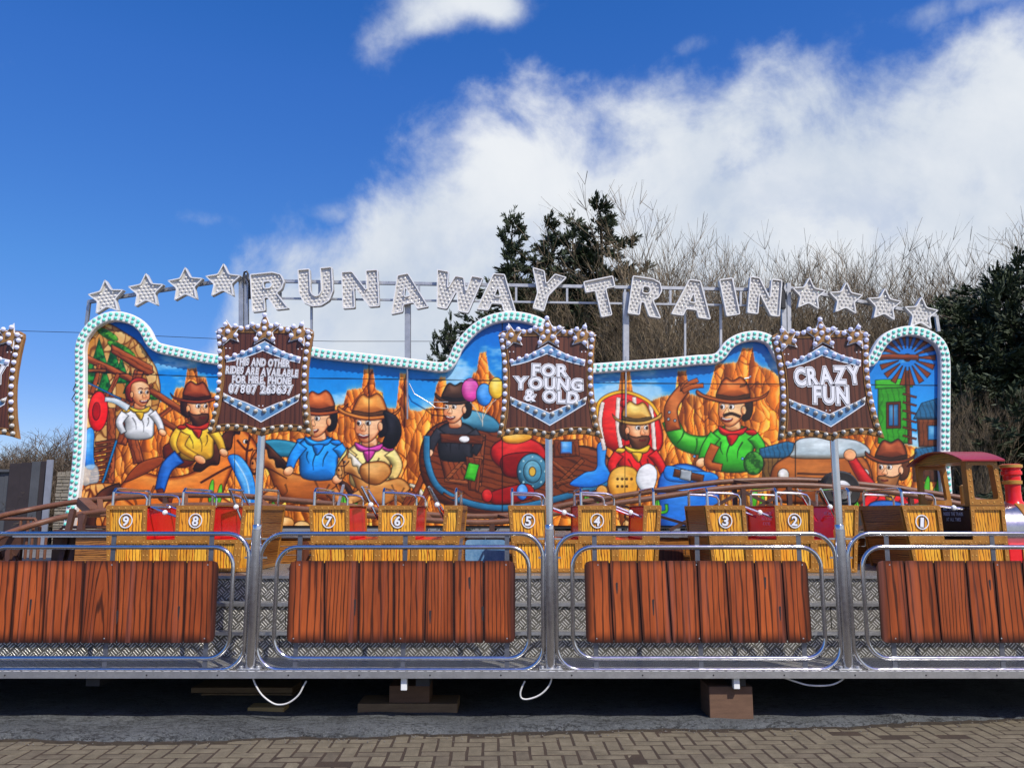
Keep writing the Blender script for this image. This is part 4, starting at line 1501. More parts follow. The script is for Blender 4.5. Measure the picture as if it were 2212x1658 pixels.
# blue curved rail
stroke([(922, 940), (924, 1000), (950, 1055), (1020, 1088), (1110, 1096), (1220, 1072), (1330, 1036)], 15, '2f7396', '123243', lite='68a6c4', rim=5)
shape([(1195, 950), (1250, 948), (1252, 985), (1196, 988)], '7c3f20', '35150a', 5, smooth=False, tex=grain(1.5))
shape([(1210, 952), (1236, 952), (1236, 980), (1210, 980)], '3f93d8', '7c1414', 4, smooth=False, lite='a6d6f6')
for (x0, y0, x1, y1) in ((1190, 995, 1260, 1050), (1260, 992, 1200, 1052), (1200, 1045, 1290, 1020)):
    stroke([(x0, y0), ((x0 + x1) / 2, (y0 + y1) / 2), (x1, y1)], 10, '8a4a26', '3c180b', grain(.6))
shape([(1290, 960), (1312, 955), (1308, 1000), (1322, 1030), (1280, 1052), (1230, 1046), (1262, 1020), (1288, 1010)], '2a86d8', '0c4a94', 7, lite='8ed2f4')
# third group: tall red tent with a white flap, yellow trim
shape([(1286, 905), (1300, 862), (1345, 846), (1400, 866), (1425, 905), (1432, 960), (1400, 985), (1330, 975), (1296, 950)], 'd61e22', '6c0608', 16, lite='f25a4e')
shape(ell(1352, 872, 14, 10, .3), 'e8413c', '8a0a0c', 6)
for k in range(4):
    stroke([(1302 + k * 34, 868 - 12 * math.sin(k)), (1296 + k * 38, 915), (1306 + k * 36, 972)], 9, 'f2e8dc', 'b08a80', line=.4)
stroke([(1288, 905), (1298, 864), (1346, 846), (1400, 866), (1428, 905)], 8, 'f0c040', '8a5a10', line=.6)
person(1374, 925, 32, hair='4a2a18', beard='5a3420', shirt='c42224', hat='e0b060', hatd='7a5014', skin='f0b083', face=1, scarf='f0c040', brim=1.5)
shape([(1322, 1015), (1352, 1005), (1378, 1020), (1372, 1072), (1330, 1080), (1312, 1048)], 'e0a13a', '845010', 10, lite='f8d480')
for k in range(7):
    shape(ell(1334 + (k % 4) * 10, 1034 + (k // 4) * 16, 3, 3), '54320e', None, 1, line=0)
shape(ell(1300, 1060, 13, 13), 'd9a052', '7a4a16', 6)
shape([(1380, 1012), (1402, 1000), (1420, 1018), (1412, 1056), (1390, 1062), (1374, 1040)], 'eef0f0', '9aa4a8', 7)
shape([(1330, 985), (1400, 990), (1425, 1020), (1410, 1070), (1370, 1075)], 'c42224', '640808', 12, lite='e8504a', a=.0)
# man in green with a red neckerchief and blue trousers
stroke([(1560, 955), (1515, 962), (1470, 948), (1446, 905)], (46, 36), '3fae30', '155a12', lite='74dc52')
for (x0, y0, x1, y1) in ((1540, 945, 1532, 975), (1505, 946, 1500, 978), (1478, 930, 1462, 958)):
    stroke([(x0, y0), ((x0 + x1) / 2 + 3, (y0 + y1) / 2), (x1, y1)], (4, 1.5), '1f7418', line=0)
stroke([(1455, 930), (1450, 880), (1478, 838)], (34, 26), 'b0602a', '5a2408', lite='d98a50')
for (x, y) in ((1480, 830), (1500, 826), (1512, 838)):
    stroke([(1474, 846), ((1474 + x) / 2, (846 + y) / 2 - 6), (x + 8, y - 6)], 11, 'b0602a', '5a2408')
for (x, y) in ((1444, 905), (1458, 908), (1446, 890)):
    shape(ell(x, y, 3.5, 3.5), 'aab2b8', '3a3a3e', 1)
person(1585, 880, 36, hair='2a1a12', hat='b5642c', hatd='5c260a', shirt='3fae30', beard=None, skin='f6c48e', face=-1, brim=1.95, scarf='cc2320')
stroke([(1562, 898), (1580, 893), (1600, 900)], 7, '3a2214', '1c0f08')
stroke([(1545, 960), (1530, 1000), (1560, 1010)], (22, 18), 'b0602a', '5a2408')
for (x, y) in ((1500, 985), (1506, 1010), (1604, 990)):
    shape(ell(x, y, 3.5, 3.5), '7ab4dc', '16507c', 1)
shape([(1428, 1022), (1480, 1000), (1540, 1030), (1555, 1085), (1530, 1152), (1440, 1152), (1420, 1090)], '2a76cc', '0d3470', 16, lite='5aa6ec')
shape([(1440, 1005), (1490, 1015), (1540, 1020), (1550, 1036), (1500, 1042), (1440, 1036)], '2a8ad8', '0f4a8a', 6)
stroke([(1455, 1020), (1520, 1034)], 18, '6a3a1c', '2c140a')
shape([(1470, 1012), (1495, 1016), (1492, 1040), (1468, 1034)], 'a8b0b4', '4a4e52', 4, smooth=False)
for k in range(7):
    stroke([(1560 + k * 14, 1060), (1562 + k * 14, 1100), (1560 + k * 14, 1150)], 9, 'd29a4a', '7a4a14', grain(1.5))
for (x, y) in ((1602, 1090), (1645, 1100), (1630, 1070)):
    shape(ell(x, y, 7, 34, .1), '4fae2a', '1f6214', 4, lite='8fdc4a')
# sheds, a rusty lorry, windmill, green store, brown figure
shape([(1640, 968), (1700, 952), (1760, 965), (1770, 990), (1640, 990)], '2f6f92', '12303f', 6, smooth=False, tex=grain(1.4, .6, .5, 4, '0f2c3c'))
shape([(1646, 988), (1765, 988), (1765, 1050), (1646, 1050)], '7a5c30', '33240f', 6, smooth=False, tex=grain(1.55, .6, .6))
shape(ell(1628, 1000, 22, 26), '2f7a2a', '123c12', 6, tex=leaves('1c5a1c', '4f9c3a'))
shape([(1668, 1010), (1700, 985), (1750, 975), (1850, 980), (1880, 1010), (1886, 1070), (1850, 1090), (1690, 1086), (1664, 1060)], 'a25a24', '45200a', 14, lite='d0894a')
shape([(1712, 972), (1735, 945), (1850, 950), (1872, 985), (1720, 990)], 'b4c4c8', '5a4630', 8, lite='e6f0f0')
for k in range(4):
    stroke([(1722, 1022 + k * 9), (1780, 1024 + k * 9), (1838, 1022 + k * 9)], 4.5, '6c3a16', '2a1206')
for x in (1692, 1866):
    shape(ell(x, 1026, 13, 15), 'd8d4c4', '5a3a1c', 5, lite='ffffff')
shape([(1690, 1062), (1870, 1062), (1876, 1084), (1688, 1084)], '8a4c20', '351608', 6)
shape([(1896, 830), (1962, 826), (1966, 958), (1896, 958)], '3da02c', '145010', 6, smooth=False, tex=grain(1.57, .5, .45, 4, '1c5c16'))
shape([(1890, 820), (1972, 816), (1972, 836), (1890, 840)], '4fb83a', '1c6416', 4, smooth=False)
shape([(1914, 868), (1946, 866), (1946, 925), (1914, 926)], '6a2a14', '300f06', 3, smooth=False)
shape([(1919, 873), (1941, 872), (1941, 920), (1919, 920)], '2e6f9c', '10324a', 3, smooth=False, lite='7ab4d4')
stroke([(1930, 872), (1930, 922)], 2.5, '6a2a14', '300f06', line=0)
stroke([(1960, 800), (1962, 870), (1966, 960)], 10, '74371a', '30120a', grain(1.5))
for k in range(6):
    stroke([(1950, 850 + k * 18), (1980, 858 + k * 18)], 5, '74371a', '30120a')
for k in range(18):
    a = 2 * math.pi * k / 18
    b = a + .13
    ci, co = 20, 62
    shape([(1960 + ci * math.cos(a - .06), 772 + ci * math.sin(a - .06)), (1960 + co * math.cos(a - .11), 772 + co * math.sin(a - .11)), (1960 + co * math.cos(a + .11), 772 + co * math.sin(a + .11)),
           (1960 + ci * math.cos(a + .06), 772 + ci * math.sin(a + .06))], '8a4522', '3a150a', 3, smooth=False)
shape(ell(1960, 772, 9, 9), '7a3a1c', '300f06', 4)
stroke([(1886, 772), (1930, 770), (1985, 772)], 12, '8a4522', '3a150a', grain(0))
shape([(1972, 905), (1990, 870), (2030, 858), (2034, 905)], '2f6f92', '12303f', 5, smooth=False, tex=grain(1.2, .7, .5, 4, '0f2c3c'))
shape([(1980, 905), (2034, 905), (2034, 965), (1984, 965)], '7c4424', '35180b', 5, smooth=False, tex=grain(1.57, .6, .5))
shape([(2004, 918), (2026, 918), (2026, 950), (2004, 950)], '3d86b4', '153a54', 3, smooth=False, lite='8cc4e0')
shape([(1976, 968), (2040, 960), (2040, 1000), (1972, 1000)], '2f6f92', '12303f', 5, smooth=False, tex=grain(1.3, .7, .5, 4, '0f2c3c'))
shape([(1970, 1000), (2040, 1000), (2040, 1040), (1972, 1040)], '5c3822', '2a160b', 5, smooth=False, tex=grain(1.57, .6, .5))
person(1926, 1010, 34, hair='5a3016', beard='8a5a30', hat='8a4222', hatd='3a1608', shirt='c8262a', skin='f2bd92', face=-1, brim=1.45, scarf='d8a84a')
stroke([(1885, 1058), (1858, 1020), (1840, 990)], (30, 20), 'c8262a', '640a0c')
shape(ell(1836, 982, 14, 13), 'f0b486', 'a0603a', 5)
shape([(1880, 1085), (1960, 1090), (1965, 1152), (1870, 1152)], '2a62b0', '0e2a58', 10, lite='4a8ad0')
for (x, y) in ((2000, 1070), (2018, 1090), (2028, 1060)):
    shape(ell(x, y, 8, 44, .12), '3fa82a', '175c12', 5, lite='7cd84e')
r8 = random.Random(8)
for k in range(46):
    x = r8.uniform(360, 1900)
    if 920 < x < 1330 or 1430 < x < 1560:
        continue
    y = r8.uniform(1092, 1150)
    w_ = r8.uniform(9, 24)
    shape([(x + w_ * math.cos(a) * r8.uniform(.8, 1.15), y + w_ * .72 * math.sin(a) * r8.uniform(.8, 1.15)) for a in [2 * math.pi * q / 7 for q in range(7)]], r8.choice(('d9934a', 'e6aa62', 'c47a34', 'b86c30')), '5a280c', w_ * .35, lite='ffe0a8')
for (x, y, h_) in ((742, 1128, 60), (1268, 1110, 50), (1420, 1120, 46), (1850, 1130, 52), (590, 1120, 40)):
    shape(ell(x, y - h_ * .4, h_ * .16, h_ * .55), '4aa82c', '17540f', 5, lite='8fe05a')
    stroke([(x + h_ * .1, y - h_ * .3), (x + h_ * .42, y - h_ * .36), (x + h_ * .42, y - h_ * .7)], h_ * .17, '4aa82c', '17540f', lite='8fe05a')
    stroke([(x, y - h_ * .9), (x, y)], h_ * .03, '1f6a18', line=0)
for k in range(14):
    a, b = 930 + k * 27, 990 + 60 * math.sin(k * 1.9) * .6
    stroke([(a, b + 40), (a + 22, b + 46 + 6 * math.sin(k)), (a + 46, b + 38)], 6, r8.choice(('9a5830', '7a4020', '6a3418')), '2e1208', grain(.2), line=.6) if k % 2 and 1060 < b + 40 else None
# final fine relief of paint and the joints of the panels
IMG *= (.95 + .1 * vnoise(14, 14, 77, 3, .7))[..., None]
seam_x = [150, 168, 455, 759, 1074, 1292, 2023, 2060]
seam_y = [801, 803, 814, 817.6, 822, 827, 832, 833]
sy_ = np.interp(PX[0], seam_x, seam_y)
vs = [507, 797, 1085, 1350, 1718]
k = (1 - sst(np.abs(PY - sy_[None, :]), .5, 1.6))
for x in vs:
    k = np.maximum(k, 1 - sst(np.abs(PX - x), .5, 1.5))
IMG *= (1 - .72 * k)[..., None]
IMG = np.clip(IMG, 0, 1) ** 1.14
lum = IMG.mean(2, keepdims=True)
IMG = np.clip(lum + (IMG - lum) * 1.12, 0, 1)
LIN = np.where(IMG <= .04045, IMG / 12.92, ((IMG + .055) / 1.055) ** 2.4) * .90


def mural_fn(t, b):
    c = t.n('ShaderNodeAttribute', attribute_name='paint')
    t.put(b.inputs['Base Color'], c.outputs['Color'])
    v = ocoord(t)
    t.put(b.inputs['Roughness'], t.m('ADD', .26, t.m('MULTIPLY', t.noise(v, 4, 4, .6), .14)))


mat('mural_paint', (.5, .5, .5), .3, 0, mural_fn)
# place of every grid point on the flat board
du = (PX - CX) / F
dv = (CY - PY) / F
dyy = math.cos(TH) - dv * math.sin(TH)
dzz = math.sin(TH) + dv * math.cos(TH)
GX = du / dyy * YM
GZ = CAMZ + dzz / dyy * YM
MID = np.array(offset(OUT, .07))


def in_poly(poly, X, Y):
    ins = np.zeros(X.shape, bool)
    for i in range(len(poly)):
        ax_, ay_ = poly[i - 1]
        bx_, by_ = poly[i]
        if ay_ != by_:
            ins ^= ((ay_ > Y) != (by_ > Y)) & (X < (bx_ - ax_) * (Y - ay_) / (by_ - ay_) + ax_)
    return ins


cxx = (GX[:-1, :-1] + GX[1:, 1:]) / 2
czz = (GZ[:-1, :-1] + GZ[1:, 1:]) / 2
ok = in_poly(MID, cxx, czz)
colid = np.digitize(PX[:-1, :-1], vs)
rowid = (PY[:-1, :-1] > sy_[None, :-1]).astype(int)
idx = np.arange(H_ * W_).reshape(H_, W_)
for ci in range(len(vs) + 1):
    for ri in range(2):
        sel = ok & (colid == ci) & (rowid == ri)
        if sel.sum() < 50:
            continue
        q = np.stack([idx[1:, :-1][sel], idx[1:, 1:][sel], idx[:-1, 1:][sel], idx[:-1, :-1][sel]], 1)
        used, inv = np.unique(q.ravel(), return_inverse=True)
        me = bpy.data.meshes.new('painted_panel')
        nv, nf = len(used), len(q)
        co = np.stack([GX.ravel()[used], np.zeros(nv), GZ.ravel()[used] - ZM], 1).astype(np.float32)
        me.vertices.add(nv)
        me.vertices.foreach_set('co', co.ravel())
        me.loops.add(nf * 4)
        me.loops.foreach_set('vertex_index', inv.astype(np.int32))
        me.polygons.add(nf)
        me.polygons.foreach_set('loop_start', np.arange(0, nf * 4, 4, dtype=np.int32))
        me.update()
        at_ = me.color_attributes.new('paint', 'FLOAT_COLOR', 'POINT')
        cc = np.ones((nv, 4), np.float32)
        cc[:, :3] = LIN.reshape(-1, 3)[used]
        at_.data.foreach_set('color', cc.ravel())
        me.materials.append(MATS['mural_paint'])
        link('painted_panel', me, mural)
# clips and braces on the face of the backdrop
def dclip(pts, r, m_='galvanised', Y=YM - .06, nm='tie_rod'):
    part(nm, MB().tube([P(x, y, Y) for x, y in pts], r, 6), m_, mural)


dclip([(164, 828), (158, 842), (163, 848), (155, 862), (163, 870)], .006, 'cable_black', YM - .12, 'hook')
dclip([(880, 775), (880, 905)], .012)
dclip([(1352, 770), (1352, 900)], .012)
dclip([(1608, 818), (1618, 816), (1622, 812)], .012)
dclip([(884, 828), (895, 850), (925, 868), (968, 868)], .006)
dclip([(926, 868), (940, 880), (968, 882)], .006)

# ================================================================== LIGHT-UP NAME SIGN (letters and stars on a truss)
YS = 10.62
sgn = thing('light_up_sign', 'silver light-up RUNAWAY TRAIN lettering with stars on a galvanised truss above the backdrop', 'sign', P(1106, 640, YS))
MPD = YS / F  # metres per picture unit at that distance (about)


def pt(x, y, Y=YS):
    return P(x, y, Y)


tr = MB()
tr.bar(pt(528, 606), pt(1700, 627), .042, .042)
tr.bar(pt(528, 643), pt(1700, 661), .026, .026)
for x in (606, 690, 792, 905, 1010, 1115, 1225, 1350, 1448, 1520, 1600, 1680):
    y0 = 606 + (x - 528) * .0179
    y1 = 643 + (x - 528) * .0154
    tr.bar(pt(x, y0), pt(x, y1), .028, .028, (0, 1, 0))
part('truss', tr, 'galvanised', sgn)
arm = MB()
arm.bar(pt(191, 652), pt(522, 600), .045, .045)
arm.bar(pt(193, 651), pt(187, 702), .04, .04, (0, 1, 0))
part('side_arm', arm, 'galvanised', sgn)
arm = MB()
arm.bar(pt(1703, 622), pt(2022, 682), .045, .045)
arm.bar(pt(2022, 682), pt(2027, 716), .04, .04, (0, 1, 0))
part('side_arm', arm, 'galvanised', sgn)
for (x, y0, dx, w_) in ((522, 606, 0, .062), (533, 600, 0, .05), (1692, 622, 2, .06), (1703, 618, 2, .05)):
    b_ = MB().bar(pt(x, y0 - 6), pt(x + dx, 800), w_, w_, (0, 1, 0))
    part('mast', b_, 'galvanised', sgn)
for (x, y0, w_) in ((881, 648, .075), (1352, 632, .075), (673, 655, .03), (1557, 660, .03), (1480, 660, .025)):
    b_ = MB().bar(pt(x, y0), pt(x, 800), w_, w_, (0, 1, 0))
    part('support_post', b_, 'galvanised', sgn)
for (x, y, s_) in ((531, 590, 1), (1688, 612, 1)):
    hk = [(x - 3, y + 22), (x - 5, y + 8), (x - 3, y - 2), (x + 2, y - 4), (x + 5, y + 2), (x + 3, y + 10), (x + 8, y + 22), (x + 10, y + 34)]
    part('cable_loop', MB().tube([pt(a, b, YS - .06) for a, b in hk], .014, 6), 'cable_black', sgn, smooth=True)
    p = pt(x + (12 if x < 900 else 2), y + 30, YS - .03)
    part('junction_box', MB().box(p.x - .03, p.x + .03, p.y - .04, p.y + .03, p.z - .16, p.z + .09), 'cable_black', sgn, bevel=.006)
p = pt(514, 607)
part('rusty_bracket', MB().bar(pt(508, 598), pt(522, 615), .03, .02), 'brown_steel', sgn)

# glyphs in a unit box, thick stroked, with holes
GL = {
    'R': [[(0, 0), (0, 1), (.62, 1), (.84, .92), (.92, .72), (.84, .52), (.70, .44), (1.0, 0), (.64, 0), (.44, .34), (.36, .34), (.36, 0)],
          [(.36, .60), (.36, .76), (.52, .76), (.57, .68), (.52, .60)]],
    'U': [[(0, 1), (0, .36), (.12, .10), (.36, -.02), (.60, -.02), (.84, .10), (.96, .36), (.96, 1), (.62, 1), (.62, .38), (.56, .29), (.48, .26), (.40, .29), (.34, .38), (.34, 1)]],
    'N': [[(0, 0), (0, 1), (.30, 1), (.66, .48), (.66, 1), (1, 1), (1, 0), (.72, 0), (.34, .54), (.34, 0)]],
    'A': [[(0, 0), (.36, 1), (.66, 1), (1.02, 0), (.70, 0), (.64, .19), (.38, .19), (.32, 0)], [(.44, .40), (.51, .62), (.58, .40)]],
    'W': [[(0, 1), (.20, 0), (.47, 0), (.62, .50), (.77, 0), (1.04, 0), (1.24, 1), (.92, 1), (.86, .58), (.74, .92), (.50, .92), (.38, .58), (.32, 1)]],
    'Y': [[(0, 1), (.34, .42), (.34, 0), (.68, 0), (.68, .42), (1.02, 1), (.66, 1), (.51, .70), (.36, 1)]],
    'T': [[(0, 1), (0, .70), (.29, .70), (.29, 0), (.63, 0), (.63, .70), (.92, .70), (.92, 1)]],
    'I': [[(0, 0), (0, 1), (.38, 1), (.38, 0)]],
}


def make_letter(nm, loops, cx, cy, rot, label, Y=YS - .09):
    """tray with a raised lip round it and rows of lamps; loops in metres about the centre"""
    c = P(cx, cy, Y)
    cs, sn = math.cos(rot), math.sin(rot)
    T = lambda x, y, z: (c.x + x * cs - z * sn, y, c.z + x * sn + z * cs)
    rl = [rounded(l, .022) for l in loops]
    tray = part(nm, MB().prism(rl, Y, Y + .05, T), 'letter_tray', sgn, label=label)
    rim = MB()
    for k, l in enumerate(rl):
        inner = offset(l, .014 if k == 0 else -.014)
        rim.ring(l, inner, Y - .032, Y + .002, T)
    part('rim', rim, 'letter_rim', tray)
    lamps = MB()
    st = .054
    xs_ = [p[0] for p in loops[0]]
    zs_ = [p[1] for p in loops[0]]
    j = 0
    z = min(zs_) + .036
    while z < max(zs_):
        x = min(xs_) + .03 + (j % 2) * st / 2
        while x < max(xs_):
            if inside(loops[0], x, z) and not any(inside(h, x, z) for h in loops[1:]) and min(edge_dist(l, x, z) for l in loops) > .03:
                p = T(x, Y, z)
                lamps.dome(p, .0165, .022, 6, 2)
            x += st
        z += st * .87
        j += 1
    part('lamp', lamps, 'letter_bulb', tray, smooth=True, kind='stuff')
    return tray


LH = 87 * MPD
LW = 83 * MPD
for (ch, cx, cy, rot, w_, h_, lb_) in [('R', 583, 630, 6, .98, 1.0, 'light-up letter R, first in the row'), ('U', 683, 620, 5, .96, .98, 'light-up letter U'), ('N', 779, 625, 4, .98, .97, 'light-up letter N after the U'),
                                       ('A', 878, 632, 12, 1.0, .98, 'light-up letter A above the left support post'), ('W', 986, 631, -11, 1.02, .98, 'light-up letter W'), ('A', 1075, 632, -4, 1.04, .97, 'light-up letter A before the Y'),
                                       ('Y', 1175, 629, -17, .94, 1.02, 'light-up letter Y'), ('T', 1301, 643, 12, .88, 1.0, 'light-up letter T'), ('R', 1397, 642, -9, .90, 1.0, 'light-up letter R after the T'),
                                       ('A', 1496, 645, -8, 1.04, .97, 'light-up letter A before the I'), ('I', 1575, 642, 9, .98, .97, 'light-up letter I'), ('N', 1651, 641, -7, .86, .96, 'light-up letter N, last in the row')]:
    loops = GL[ch]
    mx = max(p[0] for p in loops[0])
    loops = [[((p[0] - mx / 2) * LW * w_, (p[1] - .5) * LH * h_) for p in l] for l in loops]
    make_letter('letter', loops, cx, cy, R(rot), lb_)
for k, (cx, cy, rot) in enumerate([(231, 642, 8), (317, 628, 4), (402, 615, 4), (483, 607, 1), (1746, 635, -5), (1826, 645, -5), (1909, 658, -6), (1988, 677, -6)]):
    r_ = (42 if k < 4 else 40) * MPD
    make_letter('star', [star_pts(0, -.01, r_, .50)], cx, cy, R(rot), None, YS - .10)

# ================================================================== SHIELD SIGNS ON CHROME POSTS
MQ = .000649 * 1.005   # metres per unit of the drawing of the sign below
SHO = [(92, 395), (98, 340), (150, 312), (300, 300), (665, 297), (1000, 300), (1190, 312), (1240, 340), (1246, 390), (1236, 470), (1222, 600), (1210, 780), (1208, 950), (1222, 1130), (1250, 1330), (1280, 1470), (1312, 1592),
       (1230, 1566), (1120, 1543), (1000, 1538), (880, 1550), (780, 1574), (690, 1602), (600, 1576), (500, 1553), (400, 1541), (300, 1541), (180, 1558), (74, 1586), (96, 1470), (122, 1330), (140, 1130), (150, 950), (144, 780), (128, 600), (108, 480)]
BUL = ([(130, 430), (145, 515), (152, 605), (165, 695), (168, 790), (172, 885), (170, 975), (168, 1070), (162, 1160), (155, 1250), (142, 1345), (130, 1440), (108, 1530)]
       + [(1200, 425), (1188, 510), (1180, 600), (1172, 690), (1170, 785), (1170, 880), (1172, 975), (1178, 1070), (1190, 1160), (1200, 1255), (1215, 1345), (1230, 1440), (1250, 1530)]
       + [(205, 1510), (308, 1495), (415, 1495), (520, 1508), (623, 1530), (730, 1530), (830, 1508), (938, 1495), (1040, 1495), (1148, 1505)] + [(390, 325), (465, 315), (865, 325), (945, 335)])
BST = [(665, 165), (670, 248), (525, 280), (595, 300), (672, 328), (750, 300), (812, 280), (622, 395), (732, 390), (580, 460), (782, 455),
       (205, 285), (148, 370), (243, 370), (325, 300), (340, 415), (208, 470), (1113, 272), (1018, 298), (1085, 360), (1190, 360), (995, 410), (1108, 462)]
BCH = [(247, 680), (335, 650), (425, 617), (515, 590), (612, 562), (712, 558), (808, 592), (905, 620), (997, 652), (1085, 685),
       (255, 1145), (338, 1190), (432, 1232), (527, 1277), (622, 1312), (722, 1310), (820, 1275), (910, 1230), (1000, 1190), (1095, 1145)]
CH1 = [(235, 690), (330, 655), (430, 612), (560, 540), (680, 474), (790, 540), (900, 598), (1010, 636), (1118, 662), (1106, 738), (990, 712), (880, 680), (770, 640), (662, 596), (550, 645), (440, 690), (340, 718), (240, 738)]
CH2 = [(230, 1100), (335, 1152), (510, 1212), (690, 1292), (870, 1212), (1010, 1160), (1130, 1100), (1112, 1192), (920, 1310), (692, 1445), (470, 1318), (238, 1196)]
bulb = MB().dome((0, 0, 0), .0185, .023, 10, 3)
BLIT = mesh('bulb', bulb, 'bulb_lit', smooth=True)
BOFF = mesh('bulb', bulb, 'bulb_off', smooth=True)


def shield(cx, cy, tilt, lines, label, pole_top, pole_bot, pole=True):
    """cx, cy: where drawing point (665, 940) shows in the picture"""
    Ys = RAILY - .06
    c = P(cx, cy, Ys)
    base = P(*pole_bot, RAILY)
    t = thing('shield_sign', label, 'sign', (base.x, RAILY, ZD), 'bulb edged shield signs on chrome posts along the railing')
    cs, sn = math.cos(R(tilt)), math.sin(R(tilt))
    Q = lambda p: ((p[0] - 665) * MQ, (940 - p[1]) * MQ)
    T = lambda x, y, z: (c.x + x * cs - z * sn, y, c.z + x * sn + z * cs)
    o_ = [Q(p) for p in SHO]
    if area2(o_) < 0:
        o_ = o_[::-1]
    inn = offset(o_, .052)
    bd = part('sign_board', MB().prism([o_], Ys, Ys + .035, T), 'sign_border', t, bevel=.004)
    part('panel', MB().prism([inn], Ys - .004, Ys - .0005, T), 'sign_wood', bd)
    lip = MB()
    lip.ring(offset(o_, .046), inn, Ys - .010, Ys - .0008, T)
    part('border_lip', lip, 'sign_border', bd)
    for chv in (CH1, CH2):
        q = [Q(p) for p in chv]
        q = q if area2(q) > 0 else q[::-1]
        part('chevron', MB().ring(q, offset(q, .006), Ys - .0075, Ys - .0045, T), 'sign_white', bd)
        part('chevron', MB().prism([offset(q, .006)], Ys - .0070, Ys - .0046, T), 'sign_blue', bd)
    for (sx, sz, r_, rot, yy) in ((675, 345, 215, 2, .012), (250, 385, 168, 14, .011), (1088, 380, 168, -14, .011)):
        z_ = Q((sx, sz))
        q = star_pts(z_[0], z_[1], r_ * MQ, .46, R(rot))
        part('star', MB().prism([q], Ys - yy - .004, Ys - .0105, T), 'sign_white', bd)
        part('star', MB().prism([offset(q, .007)], Ys - yy - .011, Ys - yy - .0045, T), 'sign_star', bd)
    for grp, yy in ((BUL, .010), (BST, .024), (BCH, .0075)):
        for p in grp:
            q = Q(p)
            w3 = T(q[0], Ys - yy, q[1])
            b_ = link('bulb', BLIT if p[1] < 1262 and not (p in BCH and p[1] > 1100) else BOFF, bd, tuple(Vector(w3) - t.location))
    for (text, mx, mz, w_, h_, tl, ofs, jit, gp) in lines:
        q = Q((mx, mz))
        for k, (mb, m_) in enumerate(zip(letter_layers(text, 0, 0, w_ * MQ, h_ * MQ, Ys - .0085, ofs, .0013, jit, R(tl), len(text), gp), ('sign_white', 'sign_line', 'sign_white'))):
            mb.v = [T(q[0] + v[0], v[1], q[1] + v[2]) for v in mb.v]
            part('lettering', mb, m_, bd)
    # fixing screws
    sc = MB()
    for p in ((222, 568), (268, 568), (1076, 568), (1120, 568), (655, 1250), (700, 1250)):
        q = Q(p)
        sc.dome(T(q[0], Ys - .004, q[1]), .0055, .003, 6, 2)
    part('screw', sc, 'sign_white', bd)
    # chrome post: thin upper tube plugged into a thicker sleeve
    bt, tp = Vector((base.x, RAILY, ZD)), P(*pole_top, RAILY)
    zj = P(base.x / RAILY * F + CX, 1147, RAILY).z
    bx = base.x
    part('post', MB().lathe([(.029, zj - .01), (.029, tp.z)], (bx, RAILY, 0), 'z', 20), 'chrome', t, smooth=True)
    part('sleeve', MB().lathe([(.040, ZD + .002), (.040, zj - .02), (.041, zj - .02), (.041, zj + .012), (.034, zj + .014), (.034, zj + .045), (.031, zj + .05)], (bx, RAILY, 0), 'z', 20), 'chrome', t, smooth=True)
    fl = MB().box(bx - .085, bx + .085, RAILY - .05, RAILY + .07, ZD + .001, ZD + .012)
    fl.lathe([(.016, ZD), (.016, ZD + .028)], (bx - .062, RAILY - .02, 0), 'z', 8)
    fl.lathe([(.016, ZD), (.016, ZD + .028)], (bx + .062, RAILY - .02, 0), 'z', 8)
    part('base_plate', fl, 'galvanised', t, bevel=.002)
    lug = MB()
    for z in (zj - .20, P(CX, 1383, RAILY).z, P(CX, 1165, RAILY).z):
        lug.box(bx - .085, bx - .04, RAILY - .006, RAILY + .006, z, z + .014)
        lug.box(bx + .04, bx + .085, RAILY - .006, RAILY + .006, z, z + .014)
    part('latch_pin', lug, 'chrome', t)
    return t


OF_B = (.105, .066, .038)
OF_S = (.105, .058, .020)
CRAZY = [('CRAZY', 700, 838, 770, 200, 1, OF_B, .05, .11), ('FUN', 725, 1062, 410, 200, -3, OF_B, .05, .11)]
shield(-66, 827, -.6, CRAZY, 'bulb edged shield sign cut off by the left edge of the picture', (-66, 930), (-96, 1450))
shield(565.0, 820, -.7, [('THIS AND OTHER', 670, 735, 640, 84, -1.5, OF_S, .05, .15), ('RIDES ARE AVAILABLE', 668, 845, 850, 84, -2.5, OF_S, .04, .15),
                         ('FOR HIRE, PHONE', 672, 945, 690, 88, -1.0, OF_S, .04, .15), ('07807 263637', 665, 1050, 740, 104, -.5, OF_S, .05, .15)],
       'shield sign lettered THIS AND OTHER RIDES ARE AVAILABLE FOR HIRE', (565, 930), (541, 1450))
shield(1182, 827, 0, [('FOR', 700, 790, 420, 140, -1, OF_B, .04, .11), ('YOUNG', 680, 950, 800, 138, -2, OF_B, .05, .11), ('& OLD', 715, 1100, 630, 135, -3, OF_B, .04, .11)],
       'shield sign lettered FOR YOUNG & OLD at the middle of the railing', (1184, 930), (1189, 1450))
shield(1781, 830, 1.6, CRAZY, 'shield sign lettered CRAZY FUN by the right hand arch of the backdrop', (1795, 930), (1832, 1450))


# ================================================================== RAILING PANELS
def rrect(x0, x1, z0, z1, r, n=6):
    res = []
    for (cx, cz, a0) in ((x1 - r, z1 - r, 0), (x0 + r, z1 - r, 90), (x0 + r, z0 + r, 180), (x1 - r, z0 + r, 270)):
        for k in range(n + 1):
            a = R(a0 + 90 * k / n)
            res.append((cx + r * math.cos(a), cz + r * math.sin(a)))
    return res


zt, zb = P(CX, 1152, RAILY).z, P(CX, 1446, RAILY).z
zt2, zb2 = P(CX, 1181, RAILY).z, P(CX, 1421, RAILY).z
bt_, bb_ = P(CX, 1210, RAILY).z, P(CX, 1386, RAILY).z


